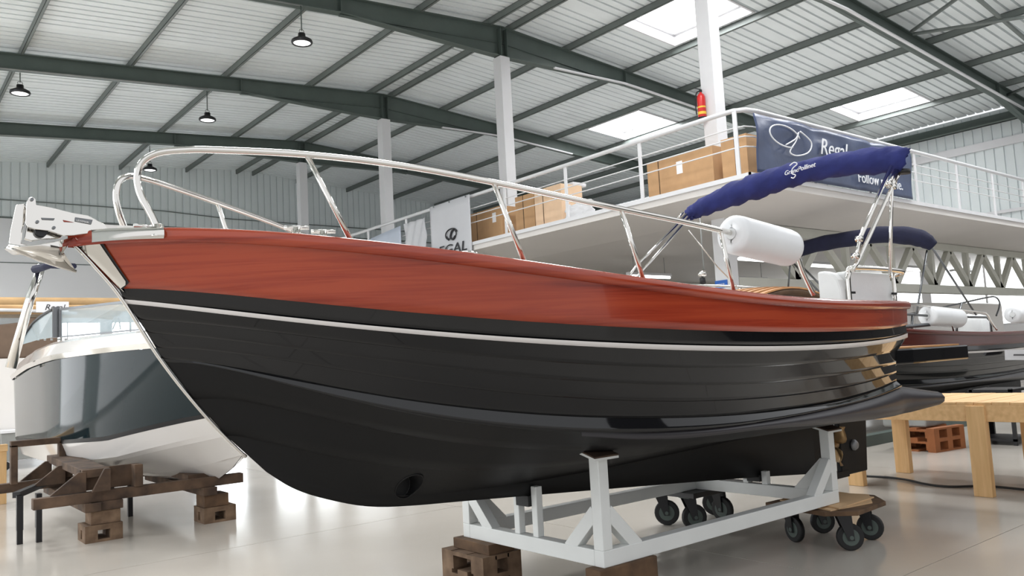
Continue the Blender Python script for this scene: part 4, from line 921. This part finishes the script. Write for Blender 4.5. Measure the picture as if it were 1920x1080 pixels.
# ================================================================ white and teal boat on the left
lb_ = thing('motorboat', 'white motorboat with dark teal sides on brown timber supports at the left', 'boat', (2.7, 9.5, .3))
XC = 2.72; YS = 12.9
LB = {  # name: (Y bow, half beam, [(Y, z)...])
 'deck': (6.30, .90, [(6.3, 1.90), (8, 1.83), (9.5, 1.86), (11, 1.88), (12.9, 1.84)]),
 'shoulder': (6.22, 1.10, [(6.22, 1.78), (8, 1.80), (10, 1.80), (11.5, 1.75), (12.9, 1.64)]),
 'rub': (6.18, 1.17, [(6.18, 1.69), (8, 1.69), (9.5, 1.68), (11, 1.63), (12.9, 1.50)]),
 'rub2': (6.20, 1.15, [(6.2, 1.64), (8, 1.645), (9.5, 1.63), (11, 1.58), (12.9, 1.45)]),
 'teal': (6.72, 1.13, [(6.72, 1.12), (7.5, 1.02), (8.5, .86), (9.5, .81), (10.5, .78), (12.9, .72)]),
 'tealb': (6.75, 1.12, [(6.75, 1.09), (7.5, .98), (8.5, .82), (9.5, .77), (10.5, .74), (12.9, .68)]),
 'chine': (6.95, 1.05, [(6.95, .93), (7.5, .84), (8.5, .66), (9.5, .57), (10.5, .53), (12.9, .50)]),
 'chine2': (6.98, .97, [(6.98, .89), (7.5, .80), (8.5, .63), (9.5, .53), (10.5, .49), (12.9, .46)]),
 'strake': (7.3, .5, [(7.3, .66), (7.8, .56), (8.5, .46), (9.5, .40), (12.9, .36)]),
 'keel': (7.0, .012, [(7.0, .86), (7.25, .70), (7.6, .52), (8.0, .385), (8.5, .31), (9.2, .29), (12.9, .27)])}
def lbp(n, u, side):
    Y0, B, zs = LB[n]; Y = Y0+(YS-Y0)*u; Ym = 10.2
    b = B*(1-(1-min(1, (Y-Y0)/(Ym-Y0)))**2.1) if Y < Ym else B*(1-.05*((Y-Ym)/(YS-Ym))**2)
    if Y > YS-.45: b -= B*.22*((Y-YS+.45)/.45)**2.5
    c = np.array(zs); return np.array((XC+side*b, Y, float(np.interp(Y, c[:, 0], c[:, 1]))))
def lbl(a, b, m, nm, side, n=3, off=0., **k):
    us = [(i/50)**1.25 for i in range(51)]; rows = []
    for j in range(n+1):
        t = j/n; rows.append([lbp(a, u, side)*(1-t)+lbp(b, u, side)*t+np.array((side*off*min(1, u*10), 0, 0)) for u in us])
    return obj(nm, MB().grid(rows, flip=side < 0), m, lb_, **k)
for side in (-1, 1):
    lbl('deck', 'shoulder', 'white_gel', 'coaming', side); lbl('shoulder', 'rub', 'white_gel', 'upper_side', side)
    lbl('rub', 'rub2', 'chrome', 'rub_rail', side, 1, .02); lbl('rub2', 'teal', 'teal', 'hull_side', side, 8, label='glossy dark teal hull side')
    lbl('teal', 'tealb', 'black', 'hull_band', side, 1, .002); lbl('tealb', 'chine', 'white_gel', 'lower_side', side, 2); lbl('chine', 'chine2', 'white_gel', 'chine', side, 1)
    lbl('chine2', 'strake', 'white_gel', 'bottom_panel', side, 3); lbl('strake', 'keel', 'white_gel', 'bottom_panel', side, 3)
obj('transom', MB().grid([[lbp(n, 1, -1), lbp(n, 1, 1)] for n in ('deck', 'shoulder', 'rub', 'teal', 'chine', 'chine2', 'strake', 'keel')], smooth=False, flip=True), 'white_gel', lb_)
us = [(i/20)**1.25 for i in range(21)]
obj('deck', MB().grid([[lbp('deck', u, -1) for u in us], [lbp('deck', u, 0)+np.array((0, 0, .02)) for u in us], [lbp('deck', u, 1) for u in us]], flip=True), 'white_gel', lb_)
for k in range(16):
    p = at(72+12*k+k*k*.2, 637-.2*k, 0, XC-.95+.012*k*k*.35); obj('snap', MB().lathe(tuple(p), [(0, -.012), (.012, -.012), (.012, .012)], 8, axis=0), 'galv', lb_)
# windscreen
ws = thing('x', None, None, (0, 0, 0)); bpy.data.objects.remove(ws)
Wp = lambda x, y, Y: at(x, y, 1, Y)
def quad(name, pts, m, par, th=.012, **k):
    v = np.cross(np.array(pts[1])-pts[0], np.array(pts[2])-pts[0]); v = v/np.linalg.norm(v)*th
    return obj(name, MB().prism([tuple(p) for p in pts], tuple(v)), m, par, **k)
P1 = [Wp(37, 647, 11.9), Wp(58, 612, 11.8), Wp(78, 593, 11.5), Wp(102, 579, 11.0), Wp(103, 632, 11.0), Wp(70, 637, 11.6)]
g1 = obj('windscreen_side', MB().prism([tuple(p) for p in P1], (.012, 0, 0)), 'glass', lb_, label='curved tinted side glass of the windscreen')
obj('glass_edge', MB().tube(smooth_path([P1[0], P1[1], P1[2], P1[3]], 4), .022, 8), 'black', g1)
p_ = [Wp(113, 580, 10.9), Wp(236, 566, 10.0), Wp(262, 618, 10.0), Wp(113, 632, 10.9)]
g2 = quad('windscreen_front', p_, 'glass', lb_, label='flat clear front windscreen pane')
for a, b, r in ((p_[0], p_[1], .028), (p_[2], p_[3], .018), (p_[3], p_[0], .03)): obj('windscreen_frame', MB().bar(a, b, r, r), 'anodized', g2)
obj('windscreen_post', MB().bar(Wp(105, 576, 10.98), Wp(105, 633, 10.98), .06, .07), 'anodized', g2)
a, b = Wp(240, 618, 9.95), Wp(262, 618, 9.95)
# tower
tw = obj('tower', MB().tube([Wp(79, 497, 10.9), Wp(55, 565, 10.95), Wp(20, 690, 11.0)], [.045, .05, .058], 12), 'chrome', lb_, label='stout polished tower leg leaning aft')
obj('tower_head', MB().tube([Wp(66, 505, 10.9), Wp(95, 497, 10.5), Wp(140, 499, 10.2)], [.05, .04, .03], 8), 'navy2', tw)
for a, b in (((217, 592), (203, 618)), ((222, 592), (211, 618)), ((222, 592), (226, 618))): obj('stay', MB().tube([Wp(*a, 10.4), Wp(*b, 10.4)], .008, 6), 'anodized', tw)
# its timber supports
ts = thing('timber_support', 'brown timber frame with angled gussets under the white and teal boat', 'support', (2.1, 8.1, .3))
def tim(n, mb): return obj(n, mb, 'oldwood', ts, bevel=.004)
tim('beam', MB().box((1.17, 7.95, .335), (2.95, 8.05, .425))); tim('beam', MB().box((.75, 9.55, .335), (2.6, 9.65, .425)))
tim('beam', MB().box((1.55, 7.9, .26), (1.68, 9.9, .335))); tim('beam', MB().box((2.55, 7.9, .26), (2.68, 9.9, .335)))
tim('bunk', MB().bar((1.66, 8.0, .58), (1.66, 9.7, .62), .22, .07)); tim('bunk', MB().bar((2.55, 8.02, .43), (2.60, 9.7, .43), .2, .06))
tim('panel', MB().box((1.55, 8.06, .43), (2.03, 8.10, .62)))
tim('panel', MB().box((1.96, 7.93, .425), (2.03, 8.10, .62)))
for y in (7.99, 8.9, 9.6):
    tim('gusset', MB().prism([(1.30, y, .43), (1.58, y, .43), (1.58, y, .60), (1.52, y, .60)], (0, .04, 0)))
    tim('gusset', MB().prism([(1.60, y-.12, .43), (1.75, y-.12, .43), (1.75, y-.12, .62), (1.70, y-.12, .62)], (0, .04, 0)))
tim('upright', MB().box((1.2, 9.45, .42), (1.26, 9.55, .80))); tim('upright', MB().box((1.62, 9.45, .42), (1.68, 9.55, .80))); tim('beam', MB().box((1.2, 9.45, .78), (1.9, 9.55, .84)))
tim('block', MB().box((1.60, 7.92, .26), (1.86, 8.08, .335)))
pallet(1.55, 7.90, .30, .30, 1, 'weathered half pallet under the left end of the timber frame', 'pallet', 0, 0, .144)
obj_ = obj('timber_block', MB().box((1.60, 7.93, .144), (1.84, 8.15, .26)), 'pallet', None, loc=(1.6, 7.93, .144), bevel=.006); tag(obj_, 'pale timber block between pallet and frame on the left', 'timber')
pallet(2.56, 7.92, .30, .30, 1, 'weathered half pallet under the right end of the timber frame', 'pallet', 0, 0, .144)
obj_ = obj('timber_block', MB().box((2.57, 7.94, .144), (2.80, 8.18, .26)), 'palletdark', None, loc=(2.57, 7.94, .144), bevel=.006); tag(obj_, 'dark timber block between the right pallet and the frame', 'timber')
ft = thing('floor_trestle', 'black wheeled trolley behind the timber frame at the left', 'trolley', (1.2, 8.6, 0))
obj('frame', MB().bar((1.12, 8.5, .42), (1.62, 9.6, .42), .06, .05).bar((1.14, 8.45, .42), (1.14, 8.45, .12), .05, .05).bar((1.28, 8.45, .42), (1.28, 8.45, .12), .04, .04), 'black', ft)
for x, y in ((1.14, 8.45), (1.28, 8.40), (2.05, 9.2), (2.2, 9.1)): obj('leg', MB().bar((x, y, .42), (x, y, 0), .045, .045), 'black', ft)
# pine post at the left edge
pp_ = thing('pine_trestle', 'pale pine trestle post cut by the left edge of the picture', 'trestle', tuple(at(0, 940, 2, 0)))
c = at(2, 945, 2, 0); obj('post', MB().box((c[0]-.16, c[1]-.05, 0), (c[0]+.05, c[1]+.05, .62)), 'pinev', pp_, bevel=.004); obj('rail', MB().box((c[0]-1.2, c[1]-.06, .62), (c[0]+.06, c[1]+.06, .70)), 'pine', pp_, bevel=.004)
# grey cabinet on castors behind
q = at(40, 868, 2, .1); gc = thing('grey_cabinet', 'low grey metal cabinet on castors behind the left boat', 'cabinet', (q[0], q[1], 0))
obj('carcass', MB().box((q[0]-.3, q[1], .16), (q[0]+.65, q[1]+.6, .62)), 'galv', gc, bevel=.01); obj('lid', MB().box((q[0]-.33, q[1]-.03, .62), (q[0]+.68, q[1]+.63, .66)), 'white', gc)
for dx in (-.22, .55): obj('castor', MB().tube([(q[0]+dx, q[1]+.05, .07), (q[0]+dx, q[1]+.09, .07)], .07, 12), 'black', gc)
# cruiser with the tan canopy far left
c4 = thing('cruiser', 'far white cruiser with a tan canopy behind the left boat', 'boat', (2.5, 17, 0))
obj('hull', MB().grid([[(x, 16.9+.0*k, z) for x in np.linspace(-1.5, 5.2, 12)] for k, z in enumerate((.5, 1.0, 1.9))], smooth=False, flip=True).box((-1.5, 17.0, .5), (5.2, 19.4, 1.9)), 'white_gel', c4)
obj('seat_back', MB().prism([(x, 17.0, z) for x, z in ((.6, 1.9), (2.9, 1.9), (2.9, 2.62), (2.45, 2.64), (2.3, 2.55), (1.9, 2.5), (.6, 2.4))], (0, .5, 0)), 'brownseat', c4, bevel=.03)
rows = []
for i in range(13):
    u = i/12; x = .6+3.75*u; zc = 2.99-.02*u-.35*max(0, u-.86)
    rows.append([(x, 16.95+1.9*j/8, zc-.24*(1-math.sin(math.pi*(.12+.76*j/8)))*1.2+(0.02*math.sin(i*1.7+j) if 0 < j < 8 else -.02)) for j in range(9)])
cn = obj('canopy', MB().grid(rows), 'tan', c4, solid=.03, label='tan canvas canopy')
obj('canopy_side', MB().grid([[(x, 16.94, z) for x in np.linspace(.6, 4.2, 14)] for z in (2.995, 2.86)], flip=True), 'tan', cn, solid=.02)
obj('roof_rim', MB().tube([(.6, 16.93, 2.78), (2.3, 16.93, 2.76), (3.2, 16.93, 2.70)], .03, 8), 'white', c4)
for x in (.9, 2.95, 4.15): obj('canopy_pole', MB().tube([(x, 17.0, 1.9), (x, 17.0, 2.8)], .02, 6), 'galv', c4)
bd = obj('name_board', MB().box((2.53, 16.88, 2.72), (3.06, 16.90, 2.915)), 'board', c4, label='white card with black script')
text('lettering', 'Regal', 'print_black', bd, (2.66, 16.875, 2.76), (1, 0, 0), (0, 0, 1), .15, .002, .3)
obj('window_band', MB().box((.6, 17.6, 2.3), (3.0, 17.64, 2.74)), 'glass', c4)
